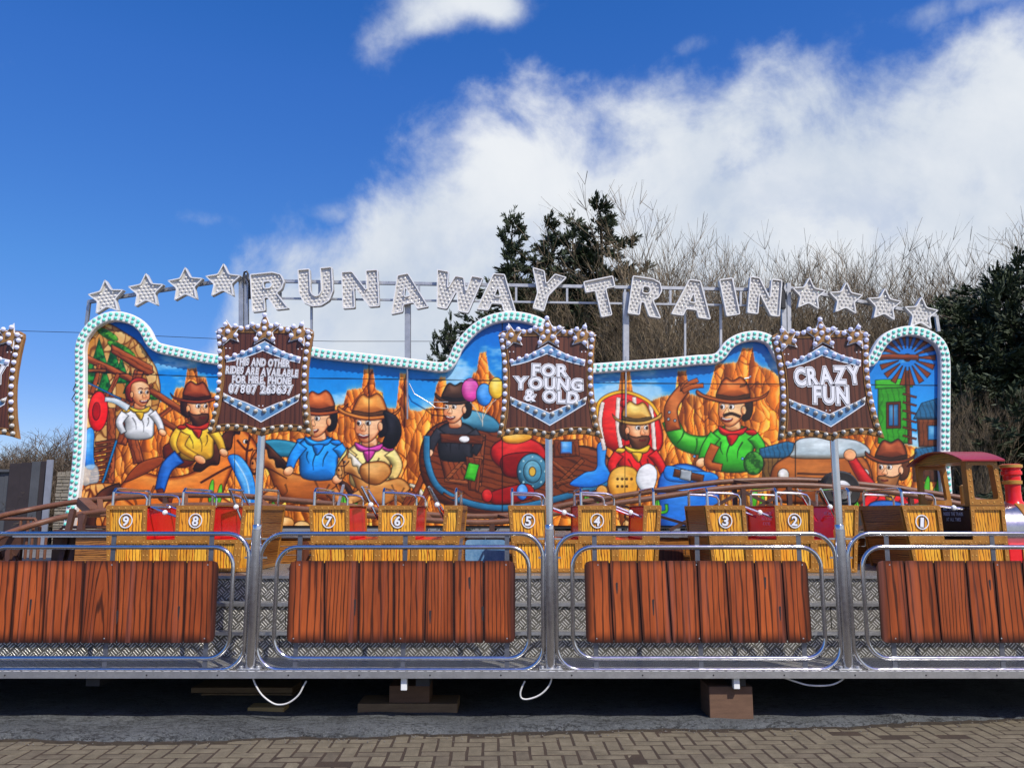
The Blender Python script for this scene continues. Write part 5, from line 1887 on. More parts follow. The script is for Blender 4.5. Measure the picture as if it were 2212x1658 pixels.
def xm(px, py=1300, Y=RAILY):
    return P(px, py, Y).x


def railing(xo0, xo1, xi0, xi1, xb0, xb1, cuts, label, bars):
    t = thing('railing_panel', label, 'railing', ((xo0 + xo1) / 2, RAILY, ZD), 'chrome railing panels with printed timber boards')
    part('outer_frame', MB().tube([(x, RAILY, z) for x, z in rrect(xo0, xo1, zb, zt, .17, 8)], .0165, 10, closed=True), 'chrome', t, smooth=True)
    part('inner_frame', MB().tube([(x, RAILY, z) for x, z in rrect(xi0, xi1, zb2, zt2, .15, 8)], .0165, 10, closed=True), 'chrome', t, smooth=True)
    for x in bars:
        part('flat_bar', MB().box(x - .017, x + .017, RAILY - .003, RAILY + .005, zb + .012, zt - .012), 'flat_steel', t)
    bd = part('timber_board', MB().box(xb0 + .02, xb1 - .02, RAILY - .024, RAILY - .017, bb_ + .015, bt_ - .015), 'hoarding_dark', t)
    for k in range(len(cuts) - 1):
        a, b = cuts[k], cuts[k + 1]
        g_ = .0045
        x0, x1 = a[0] + (g_ if k else 0), b[0] - (g_ if k < len(cuts) - 2 else 0)
        x2, x3 = b[1] - (g_ if k < len(cuts) - 2 else 0), a[1] + (g_ if k else 0)
        l = [(x3, bb_), (x2, bb_), (x1, bt_), (x0, bt_)]
        r_ = .045
        if k == 0:
            l = [(x3 + r_, bb_), (x2, bb_), (x1, bt_), (x0 + r_, bt_), (x0 + .01, bt_ - .012), (x0, bt_ - r_), (x3, bb_ + r_), (x3 + .01, bb_ + .012)]
        elif k == len(cuts) - 2:
            l = [(x3, bb_), (x2 - r_, bb_), (x2 - .012, bb_ + .012), (x2, bb_ + r_), (x1, bt_ - r_), (x1 - .012, bt_ - .012), (x1 - r_, bt_), (x0, bt_)]
        mb = MB().prism([l], RAILY - .034, RAILY - .025)
        o = part('plank', mb, 'board_wood', bd)
        uvl = o.data.uv_layers.new(name='UVMap')
        sc_ = 1.70 / (xb1 - xb0)
        uvp = o.data.uv_layers.new(name='PlankUV')
        for lp in o.data.loops:
            v = o.data.vertices[lp.vertex_index].co
            X_, f_ = v.x + t.location.x, (v.z + t.location.z - bb_) / (bt_ - bb_)
            uvp.data[lp.index].uv = (X_ - (x3 + (x0 - x3) * f_), (x2 + (x1 - x2) * f_) - X_)
        for lp in o.data.loops:
            v = o.data.vertices[lp.vertex_index].co
            uvl.data[lp.index].uv = ((v.x + t.location.x - xb0) * sc_, v.z + t.location.z - bb_)
    sc = MB()
    for x in bars:
        for z in (bt_ - .03, bb_ + .03):
            sc.dome((x + random.uniform(-.02, .02), RAILY - .034, z), .006, .003, 6, 2)
    part('screw', sc, 'galvanised', bd)
    # knots printed on some planks
    for (kx, kz, s_) in random.sample([(.14, .42, 1), (.30, .30, 1.5), (.47, .44, .9), (.63, .22, 1.2), (.80, .46, 1.1), (.86, .25, 1.3)], 4):
        x, z = xb0 + kx * (xb1 - xb0), bb_ + kz
        l = [(x + .009 * math.cos(a) * (1 if math.sin(a) > 0 else .8), z + (.012 if math.sin(a) > 0 else .075 * s_) * math.sin(a)) for a in [2 * math.pi * q / 12 for q in range(12)]]
        part('knot', MB().prism([l], RAILY - .0345, RAILY - .0339), 'hoarding_dark', bd)
    return t


def cutlist(tops, bots):
    return [(P(a, 1211, RAILY - .03).x, P(b, 1386, RAILY - .03).x) for a, b in zip(tops, bots)]


t1 = [473 - 82 * k for k in range(7)][::-1]
tp = [-95, -20, 36, 102, 184, 258, 331, 404, 473]
bp = [-108, -35, 22, 92, 174, 252, 325, 396, 463]
railing(xm(-70), xm(533), xm(-40), xm(500), cutlist(tp, bp)[0][0], cutlist(tp, bp)[-1][1], cutlist(tp, bp), 'chrome railing panel with reddish timber board, running out of the left edge', [xm(-20), xm(236), xm(450)])
tp = [626, 701, 776, 851, 921, 980, 1045, 1113]
bp = [619, 701, 775, 851, 917, 981, 1045, 1113]
railing(xm(559), xm(1173), xm(595), xm(1143), xm(622), xm(1112), cutlist(tp, bp), 'chrome railing panel with reddish timber board between the left and middle shield signs', [xm(643), xm(873), xm(1095)])
tp = [1262, 1316, 1376, 1439, 1505, 1567, 1629, 1688, 1743]
bp = [1266, 1326, 1388, 1452, 1514, 1578, 1640, 1701, 1754]
railing(xm(1202), xm(1810), xm(1237), xm(1778), xm(1264), xm(1749), cutlist(tp, bp), 'chrome railing panel with reddish timber board between the middle and right shield signs', [xm(1286), xm(1510), xm(1732)])
tp = [1893, 1952, 2016, 2085, 2145, 2207, 2275, 2340, 2400]
bp = [1904, 1968, 2034, 2101, 2160, 2222, 2290, 2352, 2410]
railing(xm(1838), xm(2440), xm(1868), xm(2408), xm(1898), xm(2405), cutlist(tp, bp), 'chrome railing panel with reddish timber board, running out of the right edge', [xm(1924), xm(2155), xm(2390)])

# white cables hanging in loops under the posts
for (pts, lb_) in (([(545, 1458), (552, 1478), (566, 1500), (588, 1517), (605, 1521), (625, 1516), (645, 1500), (656, 1480), (662, 1470)], 'white cable hanging in a deep loop under the left chrome post'),
                   ([(1193, 1458), (1188, 1476), (1176, 1492), (1160, 1503), (1140, 1509), (1127, 1507), (1124, 1496), (1128, 1482), (1134, 1470)], 'white cable hanging in a loop under the middle chrome post'),
                   ([(1826, 1460), (1815, 1470), (1796, 1478), (1770, 1480), (1742, 1478), (1715, 1470), (1695, 1463)], 'white cable sagging flat under the right chrome post')):
    solo('cable', MB().tube([P(x, y, 6.13) for x, y in catmull(pts, 4, False)], .0062, 6), 'cable_white', lb_, 'cable', 'white cables looped below the deck edge', True)

# ================================================================== TRACK
trk = thing('track', 'rusty brown tubular roller coaster track rising and dipping behind the train', 'track', (0, 9.3, ZM))
FAR = [(-130, 1165, 8.3), (-60, 1134, 8.9), (0, 1114.5, 9.4), (61, 1101, 9.7), (121, 1090, 9.75), (168, 1083, 9.75), (229, 1077, 9.75), (318, 1070.6, 9.75), (420, 1069, 9.75), (509, 1070, 9.75), (620, 1079, 9.75), (737, 1090, 9.75), (860, 1106, 9.75), (1003, 1114, 9.75),
       (1096, 1112, 9.75), (1180, 1099, 9.75), (1235, 1087, 9.75), (1320, 1074, 9.75), (1411, 1060, 9.75), (1544, 1042, 9.75), (1640, 1036.5, 9.75), (1720, 1036, 9.75), (1808, 1041, 9.75), (1941, 1054, 9.75), (2060, 1072, 9.75), (2163, 1089, 9.7), (2260, 1104, 9.4), (2370, 1118, 8.9)]
NEAR = [(-90, 1215, 7.9), (-40, 1183, 8.4), (4, 1157, 8.75), (52.6, 1139, 9.05), (97, 1126, 9.22), (141.5, 1115, 9.3), (182, 1109, 9.33), (229, 1103, 9.33), (300, 1096, 9.33), (400, 1091, 9.33), (523, 1090.8, 9.33), (617, 1096, 9.33), (737, 1106, 9.33), (818, 1115, 9.33), (1003, 1127, 9.33),
        (1096, 1125, 9.33), (1180, 1112, 9.33), (1235, 1101, 9.33), (1320, 1088, 9.33), (1411, 1075, 9.33), (1544, 1056, 9.33), (1640, 1049, 9.33), (1720, 1047.6, 9.33), (1808, 1052, 9.33), (1941, 1065, 9.33), (2074, 1088, 9.33), (2163, 1104, 9.25), (2250, 1119, 9.0), (2330, 1136, 8.6)]


def smooth3(pts, n=5):
    p = [P(*q) for q in pts]
    res = []
    for i in range(len(p) - 1):
        p0, p1, p2, p3 = p[max(i - 1, 0)], p[i], p[i + 1], p[min(i + 2, len(p) - 1)]
        for k in range(n):
            t_ = k / n
            res.append(.5 * (2 * p1 + (p2 - p0) * t_ + (2 * p0 - 5 * p1 + 4 * p2 - p3) * t_ ** 2 + (3 * p1 - p0 - 3 * p2 + p3) * t_ ** 3))
    res.append(p[-1])
    return res


fa, ne = smooth3(FAR), smooth3(NEAR)
for l in (fa, ne):
    part('rail', MB().tube(l, .033, 10), 'brown_steel', trk, smooth=True)


def at_x(l, x):
    return min(l, key=lambda p: abs(p.x - x))


x = fa[6].x
while x < fa[-4].x:
    a, b = at_x(fa, x), at_x(ne, x + .22)
    part('tie_bar', MB().bar(a, b, .06, .035), 'brown_steel', trk)
    x += .95
a, b = P(178, 1083, 9.72), P(205, 1108, 9.36)
part('joint_plate', MB().bar(a, b, .12, .10), 'brown_steel', trk)
for px in (330, 700, 1060, 1300, 1605, 1690, 1990):
    X = P(px, 1080, 9.5).x
    for l in (fa, ne):
        p = at_x(l, X)
        part('support_leg', MB().bar((p.x, p.y, p.z - .02), (p.x, p.y, ZM), .05, .05, (0, 1, 0)), 'brown_paint', trk)
    p, q = at_x(ne, X), at_x(ne, X + .75)
    if 1500 < px < 2050:
        part('brace', MB().bar((p.x, p.y, p.z - .05), (q.x + .1, q.y, ZM + .03), .035, .035), 'brown_paint', trk)
        q = at_x(ne, X - .75)
        part('brace', MB().bar((p.x, p.y, p.z - .05), (q.x - .1, q.y, ZM + .03), .035, .035), 'brown_paint', trk)
for (x0, y0, x1, y1) in ((862, 1095, 846, 1148), (742, 1048, 716, 1148), (1262, 1068, 1540, 1148)):
    part('brace', MB().bar(P(x0, y0, 9.8), P(x1, y1, 9.0), .03, .03), 'brown_paint' if x0 > 1000 else 'galvanised', trk)
# left hand ramp frame: boxed brown panel, struts
z0_ = ZP
part('side_panel', MB().box(P(118, 1180, 9.0).x, P(240, 1180, 9.0).x, 8.95, 9.0, ZP, P(100, 1143, 9.0).z), 'brown_paint', trk)
part('side_panel', MB().box(P(2, 1180, 9.0).x, P(50, 1180, 9.0).x, 8.95, 9.0, ZP - .3, P(100, 1155, 9.0).z), 'brown_paint', trk)
for (x0, y0, x1, y1) in ((158, 1100, 130, 1225), (182, 1112, 150, 1225), (176, 1110, 176, 1225), (22, 1150, 18, 1225), (12, 1170, 40, 1225), (1, 1165, -8, 1225)):
    part('strut', MB().bar(P(x0, y0, 9.05), P(x1, y1, 8.85), .055, .055, (0, 1, 0)), 'brown_paint', trk)
# drive tyre in the middle of the hump
dc = P(1813, 1058, 9.55)
tyr = part('drive_tyre', MB().lathe([(.10, -.07), (.20, -.085), (.222, -.06), (.225, 0), (.222, .06), (.20, .085), (.10, .07)], tuple(dc), 'y', 32), 'black_rubber', trk, smooth=True)
part('hub', MB().lathe([(.03, -.12), (.105, -.10), (.115, -.075), (.115, .075)], tuple(dc), 'y', 20), 'galvanised', tyr, smooth=True)
part('motor', MB().box(dc.x + .05, dc.x + .42, 9.45, 9.62, ZM + .02, ZM + .28), 'dark_steel', trk, bevel=.02)
part('side_panel', MB().box(P(1690, 1100, 9.3).x, P(1712, 1100, 9.3).x, 9.25, 9.3, ZM, P(1700, 1090, 9.3).z), 'brown_paint', trk)

# small brown barrier beyond the ramp
bar_ = thing('barrier', 'low rusty brown tube barrier beyond the ramp at the left', 'barrier', P(80, 1200, 9.9))
q0, q1 = P(-60, 1120, 9.95), P(88, 1120, 9.95)
bar_.location = ((q0.x + q1.x) / 2, 9.95, .8)
part('frame', MB().tube([(q0.x, 9.95, .8), (q0.x, 9.95, q0.z - .1), (q0.x + .07, 9.95, q0.z), (q1.x - .07, 9.95, q0.z), (q1.x, 9.95, q0.z - .1), (q1.x, 9.95, .8)], .02, 8), 'brown_steel', bar_, smooth=True)
for px in (40, 56, 68, 98):
    X = P(px, 1180, 9.95).x
    part('upright', MB().tube([(X, 9.95, .8), (X, 9.95, q0.z - (.02 if px < 88 else .16))], .017, 8), 'brown_steel', bar_, smooth=True)
bar2 = thing('barrier', 'rusty brown tube barrier partly behind the end of the backdrop', 'barrier', (P(170, 1200, 9.95).x, 9.95, .8))
q0, q1 = P(124, 1138, 9.95), P(250, 1138, 9.95)
part('frame', MB().tube([(q0.x, 9.95, .8), (q0.x, 9.95, q0.z - .06), (q0.x + .07, 9.95, q0.z), (q1.x, 9.95, q0.z)], .018, 8), 'brown_steel', bar2, smooth=True)
part('top_rail', MB().tube([(q0.x + .1, 9.95, q0.z + .14), (q1.x, 9.95, q0.z + .14)], .018, 8), 'brown_steel', bar2, smooth=True)

# ================================================================== TRAIN
CL, CW, CH, HL = 1.385, .92, .585, .285
SEG = [0, .262, .454, .705, .885, 1.0]


def taper(mb, L=CL, H=CH, k=.075):
    mb.v = [(L / 2 + (x - L / 2) * (1 - k * (1 - z / H)), y, z) for (x, y, z) in mb.v]
    return mb


def cpart(name, mb, m_, parent, smooth=False, kind=None, bevel=0):
    me = mesh(name, mb, m_, (0, 0, 0), smooth)
    o = link(name, me, parent, (0, 0, 0), kind)
    if bevel:
        bv = o.modifiers.new('bevel', 'BEVEL')
        bv.width = bevel
        bv.segments = 2
    return o


def front_cell(t, mbT, mbR, x0, x1, z0, z1, tp=taper, tw=.034, wood_m='car_wood', inset=0.0, plank=2):
    """a framed timber panel on the front face (y = 0)"""
    cp = x0 + (x1 - x0) * (.5 if plank == 2 else 1)
    for a, b in (((x0 + tw, cp - .0022), (cp + .0022, x1 - tw)) if plank == 2 else ((x0 + tw, x1 - tw),)):
        o = cpart('timber_panel', tp(MB().box(a, b, .0085, .0118, z0 + tw, z1 - tw)), wood_m, t)
    y0, y1 = -.010, .011
    e = .0006
    mbT.box(x0 + e, x0 + tw, y0, y1, z0, z1)
    mbT.box(x1 - tw, x1 - e, y0, y1, z0, z1)
    mbT.box(x0 + tw, x1 - tw, y0 + .001, y1, z0, z0 + tw)
    mbT.box(x0 + tw, x1 - tw, y0 + .001, y1, z1 - tw, z1)
    for z in np.arange(z0 + .03, z1 - .01, .058):
        for x in (x0 + tw / 2, x1 - tw / 2):
            mbR.dome((x, y0, z), .0065, .006, 6, 2)
    for x in np.arange(x0 + tw + .025, x1 - tw, .058):
        mbR.dome((x, y0 + .001, z1 - tw / 2), .0065, .006, 6, 2)
        if z0 < .1:
            mbR.dome((x, y0 + .001, z0 + tw / 2), .0065, .006, 6, 2)


def grab(t, x, w_=None):
    """hoop across the car at x, with two short bars along it"""
    r_ = .0135
    z = CH
    h = .155
    hoop = [(x, .05, z - .01), (x, .055, z + h * .8), (x, .09, z + h), (x, .14, z + h), (x, CW - .14, z + h), (x, CW - .09, z + h), (x, CW - .055, z + h * .8), (x, CW - .05, z - .01)]
    g_ = cpart('grab_bar', MB().tube(hoop, r_, 8), 'chrome', t, True)
    if w_:
        for y in (.058, CW - .058):
            l = [(x, y, z + h * .78), (x + w_ * .75, y, z + h * .72), (x + w_ * .93, y, z + h * .62), (x + w_, y, z + h * .4), (x + w_, y, z - .01)]
            cpart('side_bar', MB().tube(l, r_ * .85, 8), 'chrome', g_, True)
    fl = MB()
    for y in (.05, CW - .05):
        fl.lathe([(.026, z + .001), (.026, z + .008)], (x, y, 0), 'z', 10)
    cpart('flange', fl, 'chrome', g_)


def lap_bar(t, x0, z0, x1, z1, y=.06):
    m_ = Vector((x0 + (x1 - x0) * .55, y, z0 + (z1 - z0) * .55))
    o = cpart('lap_bar', MB().tube([(x0, y, z0), (x1, y, z1)], .012, 8).tube([(x0 - .05, y + .5, z0 + .02), (x1, y + .5, z1)], .012, 8).tube([(x0, y, z0), (x0 - .02, y + .5, z0)], .012, 8), 'chrome', t, True)
    kb = MB().lathe([(.004, -.024), (.018, -.017), (.025, 0), (.018, .017), (.004, .024)], (m_.x, m_.y - .012, m_.z), 'y', 12)
    cpart('knob', kb, 'white_paint', o, True)


def number(t, n, x, z, y=-.0005):
    r0, r1 = .066, .057
    ring = MB()
    o_ = [(x + r0 * math.cos(a) * .92, z + r0 * math.sin(a)) for a in [2 * math.pi * k / 28 for k in range(28)]]
    i_ = [(x + r1 * math.cos(a) * .92, z + r1 * math.sin(a)) for a in [2 * math.pi * k / 28 for k in range(28)]]
    ring.ring(o_, i_, y - .0006, y + .0045)
    p_ = cpart('number_plate', ring, 'sign_white', t)
    for k, (mb, m_) in enumerate(zip(letter_layers(str(n), x, z, .055 if n != 1 else .03, .085, y + .001, (.075, .03), .0012, 0, R(-6), 1), ('sign_line', 'sign_white'))):
        cpart('numeral', mb, m_, p_)


def body(t, segs, L, back_end=True, tp=taper):
    tr_, rv = MB(), MB()
    cpart('floor_tub', tp(MB().box(.012, L - .012, .012, CW - .012, .0, HL - .004)), 'red_gloss', t)
    for k in range(len(segs) - 1):
        x0, x1 = segs[k] * L, segs[k + 1] * L
        up = k % 2 == 0
        front_cell(t, tr_, rv, x0, x1, 0, HL, tp, plank=2 if x1 - x0 > .2 else 1)
        if up:
            cpart('seat_back', tp(MB().box(x0 + .012, x1 - .012, .012, CW - .012, HL - .003, CH - .004)), 'red_gloss', t, bevel=.012)
            front_cell(t, tr_, rv, x0, x1, HL, CH, tp, plank=2 if x1 - x0 > .2 else 1)
            tr_.box(x0 + .001, x1 - .001, .011, CW - .011, CH - .003, CH + .006)
    # rear side rim and end walls
    tr_.box(.001, L - .001, CW - .011, CW + .006, 0, HL)
    for k in (0, 2, 4):
        if k < len(segs) - 1:
            tr_.box(segs[k] * L + .001, segs[k + 1] * L - .001, CW - .011, CW + .006, HL + .0005, CH + .006)
    for (xa, xb, s_) in ((-.006, .012, -1), (L - .012, L + .006, 1)):
        tr_.box(xa, xb, .0115, .04, 0, CH)
        tr_.box(xa, xb, CW - .04, CW - .0115, 0, CH)
        tr_.box(xa, xb, .04, CW - .04, 0, .03)
        tr_.box(xa, xb, .04, CW - .04, CH - .035, CH)
        tr_.box(xa + (.001 if s_ < 0 else 0), xb - (.001 if s_ > 0 else 0), .04, CW - .04, HL - .012, HL + .012)
        xx0, xx1 = (.004, .012) if s_ < 0 else (L - .012, L - .004)
        for (z0, z1) in ((.03, HL * .5 - .002), (HL * .5 + .002, HL - .012), (HL + .012, (HL + CH) / 2 - .014), ((HL + CH) / 2 - .01, CH - .035)):
            cpart('end_board', tp(MB().box(xx0, xx1, .04, CW - .04, z0, z1)), 'car_wood_end', t)
    cpart('trim', tp(tr_), 'car_trim', t)
    cpart('rivet', tp(rv), 'rivet', t, True, 'stuff')


def small_text(t, lines, x, y, z, ang, size, m_='sign_white'):
    """small white notice on the side of a seat back facing -x"""
    for k, s_ in enumerate(lines):
        mb = letter_layers(s_, 0, 0, len(s_) * size * .62, size, 0, (.02,), .001)[0]
        mb.v = [(x + v[1] - .0012, y - v[0] * math.cos(0), z - k * size * 1.5 + v[2]) for v in mb.v]
        cpart('notice', mb, m_, t)


car = thing('train_car', 'wooden looking train car numbered 9 and 8 with red seats at the left', 'train car', (0, 0, 0), 'numbered cars of the little train')
body(car, SEG, CL)
grab(car, .035, .30)
grab(car, SEG[2] * CL + .035, .30)
grab(car, SEG[4] * CL + .10)
und = MB()
for x in (.2, 1.05):
    und.box(x, x + .12, .12, CW - .12, -.045, -.004)
und.box(-.20, CL + .02, CW / 2 - .03, CW / 2 + .03, -.035, -.006)
cpart('wheel_carrier', und, 'brown_steel', car)


def copy_thing(src, label):
    r_ = src.copy()
    COL.objects.link(r_)
    r_['label'] = label
    for c in src.children:
        d = c.copy()
        COL.objects.link(d)
        d.parent = r_
        for e in c.children:
            f = e.copy()
            COL.objects.link(f)
            f.parent = d
    return r_


YC = 7.42
zc0 = ZP + .006
cars = [car, copy_thing(car, 'wooden looking train car numbered 7 and 6 left of the middle post'), copy_thing(car, 'wooden looking train car numbered 5 and 4 right behind the middle post'),
        copy_thing(car, 'wooden looking train car numbered 3 and 2 left of the right post')]
for c, px, rz, (a, b), lift in zip(cars, (229, 667.5, 1098, 1523), (2.0, .3, 0, -.6), ((9, 8), (7, 6), (5, 4), (3, 2)), ('down', 'up', 'down', 'down')):
    c.location = (P(px, 1104, YC).x, YC, zc0)
    c.rotation_euler = (0, 0, R(rz))
    number(c, a, CL * .131, HL + (CH - HL) * .56)
    number(c, b, CL * .58, HL + (CH - HL) * .56)
    for s0, s1 in ((SEG[1] * CL, SEG[2] * CL), (SEG[3] * CL, SEG[4] * CL)):
        if lift == 'up':
            lap_bar(c, s0 + .10, CH + .17, s1 - .01, CH - .12)
        elif s0 < .5 or a == 5:
            lap_bar(c, s0 + .01, CH - .01, s1 - .01, CH - .10)
        else:
            lap_bar(c, s0 + .10, CH + .15, s1 - .02, CH - .14)
    if a == 3:
        for s1 in (SEG[2] * CL, SEG[4] * CL):
            small_text(c, ['KEEP ARMS & LEGS', 'INSIDE THE TRAIN', 'AT ALL TIMES'], s1 + .006, .28, CH - .07, 0, .030)

# locomotive with cab, boiler and chimney
lx0 = P(1948, 1104, YC).x
loco = thing('locomotive', 'toy steam locomotive numbered 1 with red roofed cab at the right edge', 'locomotive', (lx0, YC, zc0))
LL = .93
LSEG = [0, .375, .665, 1.0]
tr2, rv2 = MB(), MB()
tp1 = lambda mb: taper(mb, LL * 1.6, CH, .10)
body_l = LL


def tl(mb):
    # only the rear end leans
    mb.v = [(x + max(0, 1 - x / .5) * .085 * (1 - z / CH), y, z) for (x, y, z) in mb.v]
    return mb


cpart('floor_tub', tl(MB().box(.012, LL - .012, .012, CW - .012, 0, HL - .004)), 'brown_paint', loco)
for k in range(3):
    x0, x1 = LSEG[k] * LL, LSEG[k + 1] * LL
    front_cell(loco, tr2, rv2, x0, x1, 0, HL, tl, .035)
    if k != 1:
        cpart('seat_back', tl(MB().box(x0 + .012, x1 - .012, .012, CW - .012, HL - .003, CH - .004)), 'brown_paint', loco, bevel=.012)
        front_cell(loco, tr2, rv2, x0, x1, HL, CH, tl, .035)
        tr2.box(x0 + .001, x1 - .001, .011, CW - .011, CH - .003, CH + .006)
tr2.box(.001, LL - .001, CW - .011, CW + .006, 0, HL)
xa, xb = -.006, .012
tr2.box(xa, xb, .0115, .045, 0, CH)
tr2.box(xa, xb, CW - .045, CW - .0115, 0, CH)
tr2.box(xa, xb, .045, CW - .045, CH - .035, CH)
for (z0, z1) in ((.03, HL * .5 - .002), (HL * .5 + .002, HL - .002), (HL + .002, (HL + CH) / 2 - .002), ((HL + CH) / 2 + .002, CH - .035)):
    cpart('end_board', tl(MB().box(.004, .012, .045, CW - .045, z0, z1)), 'car_wood_end', loco)
cpart('trim', tl(tr2), 'car_trim', loco)
cpart('rivet', tl(rv2), 'rivet', loco, True, 'stuff')
grab(loco, .035, .30)
lap_bar(loco, LSEG[1] * LL + .01, CH + .0, LSEG[2] * LL - .005, CH - .03)
number(loco, 1, LL * .19, HL + (CH - HL) * .52)
small_text(loco, ['KEEP ARMS & LEGS', 'INSIDE THE TRAIN', 'AT ALL TIMES'], LSEG[2] * LL + .006, .30, CH - .02, 0, .034)
# cab: riveted window frame in front, posts behind, vaulted roof
cab0, cab1 = LSEG[2] * LL, LL
ct = CH + .40
for y0, y1 in ((-.010, .075), (CW - .05, CW + .006)):
    cabf = MB().prism([[(cab0 + .0, CH + .007), (cab1, CH + .007), (cab1 - .035, ct), (cab0 - .01, ct)], rounded([(cab0 + .045, CH + .06), (cab1 - .045, CH + .06), (cab1 - .075, ct - .03), (cab0 + .04, ct - .03)], .03)], y0, y1)
    cpart('cab_frame', cabf, 'car_trim', loco)
rv3 = MB()
for k in range(8):
    z = CH + .03 + k * .05
    f_ = (z - CH) / .415
    rv3.dome((cab0 + .024 - .008 * f_, -.010, z), .0075, .007, 6, 2)
    rv3.dome((cab1 - .026 - .033 * f_, -.010, z), .0075, .007, 6, 2)
for k in range(3):
    rv3.dome((cab0 + .10 + k * .06, -.010, CH + .034), .0075, .007, 6, 2)
cpart('rivet', rv3, 'rivet', loco, True, 'stuff')
roof = MB()
n_ = 14
hw = CW / 2 + .06
for x in (cab0 - .07, cab1 + .01):
    for k in range(n_ + 1):
        u_ = -1 + 2 * k / n_
        y = CW / 2 + u_ * hw
        z = ct + .002 + .105 * (1 - u_ * u_)
        roof.v += [(x, y, z), (x, y, z + .014)]
m_ = 2 * (n_ + 1)
for k in range(n_):
    a = 2 * k
    roof.f += [(a, a + 2, a + 2 + m_, a + m_), (a + 1, a + 1 + m_, a + 3 + m_, a + 3), (a, a + 1, a + 3, a + 2), (a + m_, a + 2 + m_, a + 3 + m_, a + 1 + m_)]
roof.f += [(0, m_, m_ + 1, 1), (2 * n_, 2 * n_ + 1, 2 * n_ + 1 + m_, 2 * n_ + m_)]
ro = cpart('cab_roof', roof, 'dark_red', loco)
tym = MB()
lp = [(CW / 2 - hw + .05, ct)] + [(CW / 2 + (-1 + 2 * k / n_) * hw * .93, ct + .0015 + .10 * (1 - (-1 + 2 * k / n_) ** 2)) for k in range(n_ + 1)] + [(CW / 2 + hw - .05, ct)]
tym.prism([lp], cab0 - .02, cab0)
tym.v = [(y, x, z) for (x, y, z) in tym.v]
tym.f = [tuple(reversed(f)) for f in tym.f]
cpart('cab_gable', tym, 'car_wood_end', loco)
cpart('cab_ceiling', MB().box(cab0 - .0, cab1 - .03, .03, CW - .03, ct + .001, ct + .012), 'car_wood_end', loco)
# boiler
bc = (0, CW / 2, CH - .255)
boil = MB().lathe([(.30, LL - .02), (.30, LL + .85)], bc, 'x', 40)
cpart('boiler', boil, 'boiler', loco, True)
cpart('boiler_band', MB().lathe([(.306, LL + .30), (.312, LL + .31), (.312, LL + .37), (.306, LL + .38)], bc, 'x', 40), 'car_trim', loco, True)
cpart('smokebox_door', MB().lathe([(.31, LL + .84), (.31, LL + .90), (.24, LL + .94), (.05, LL + .96)], bc, 'x', 40), 'dark_red', loco, True)
cpart('steam_dome', MB().lathe([(.055, CH + .02), (.055, CH + .17), (.052, CH + .20), (.03, CH + .21)], (LL - .01, CW / 2 + .12, 0), 'z', 20), 'gold_paint', loco, True)
cx_ = LL + .345
chim = cpart('chimney', MB().lathe([(.10, CH + .0), (.078, CH + .04), (.07, CH + .06), (.066, CH + .15), (.075, CH + .25), (.075, CH + .29), (.09, CH + .30), (.09, CH + .33), (.08, CH + .335), (.08, CH + .35), (.094, CH + .36), (.094, CH + .39), (.08, CH + .40)], (cx_, CW / 2 - .05, 0), 'z', 28), 'red_gloss', loco, True)
cpart('chimney_ring', MB().lathe([(.074, CH + .205), (.084, CH + .21), (.086, CH + .24), (.074, CH + .245)], (cx_, CW / 2 - .05, 0), 'z', 28), 'gold_paint', chim, True)
cpart('chimney_ring', MB().lathe([(.088, CH + .362), (.10, CH + .366), (.10, CH + .392), (.088, CH + .396)], (cx_, CW / 2 - .05, 0), 'z', 28), 'gold_paint', chim, True)
cpart('red_footplate', MB().box(LL + .02, LL + 1.0, .02, CW - .02, 0, .25), 'red_gloss', loco, bevel=.01)
cpart('brass_strap', MB().box(LL + .14, LL + .17, .008, .019, .05, .22).box(LL + .50, LL + .53, .008, .019, .05, .22), 'gold_paint', loco)
cpart('wheel', MB().lathe([(.02, -.03), (.12, -.03), (.13, -.02), (.13, .02), (.12, .03)], (LL + .5, .0, -.0), 'y', 24), 'dark_red', loco, True)


# ================================================================== BACKGROUND: hoarding, stone wall, trees, wire
YH = 38.0
h0 = thing('hoarding', 'tall dark boarded hoarding beyond the ride at the far left', 'fence', (P(50, 1100, YH).x, YH, GND - .05))
for (x0, x1, y0, m_, dy_) in ((-160, -110, 1005, 'hoarding_grey', 0), (-110, -60, 1004, 'hoarding_grey', .02), (-60, 0, 1012, 'hoarding_grey', 0), (0, 12, 1013, 'hoarding_grey', .02), (12, 25, 1013, 'hoarding_grey', 0), (27, 52, 1001, 'hoarding_dark', -.2), (52, 75, 999, 'hoarding_dark', -.22),
                         (75, 94, 997, 'hoarding_grey', -.22), (94, 114, 996, 'hoarding_dark', -.2), (114, 128, 994, 'hoarding_pale', -.5)):
    a, b = P(x0 + .4, y0, YH), P(x1 - .4, y0, YH)
    part('board', MB().box(a.x, b.x, YH + dy_, YH + dy_ + .08, GND - .05, a.z), m_, h0)
part('top_rail', MB().box(P(-160, 1000, YH).x, P(25, 1000, YH).x, YH - .12, YH - .01, P(0, 1019, YH).z, P(0, 1014, YH).z), 'hoarding_grey', h0)

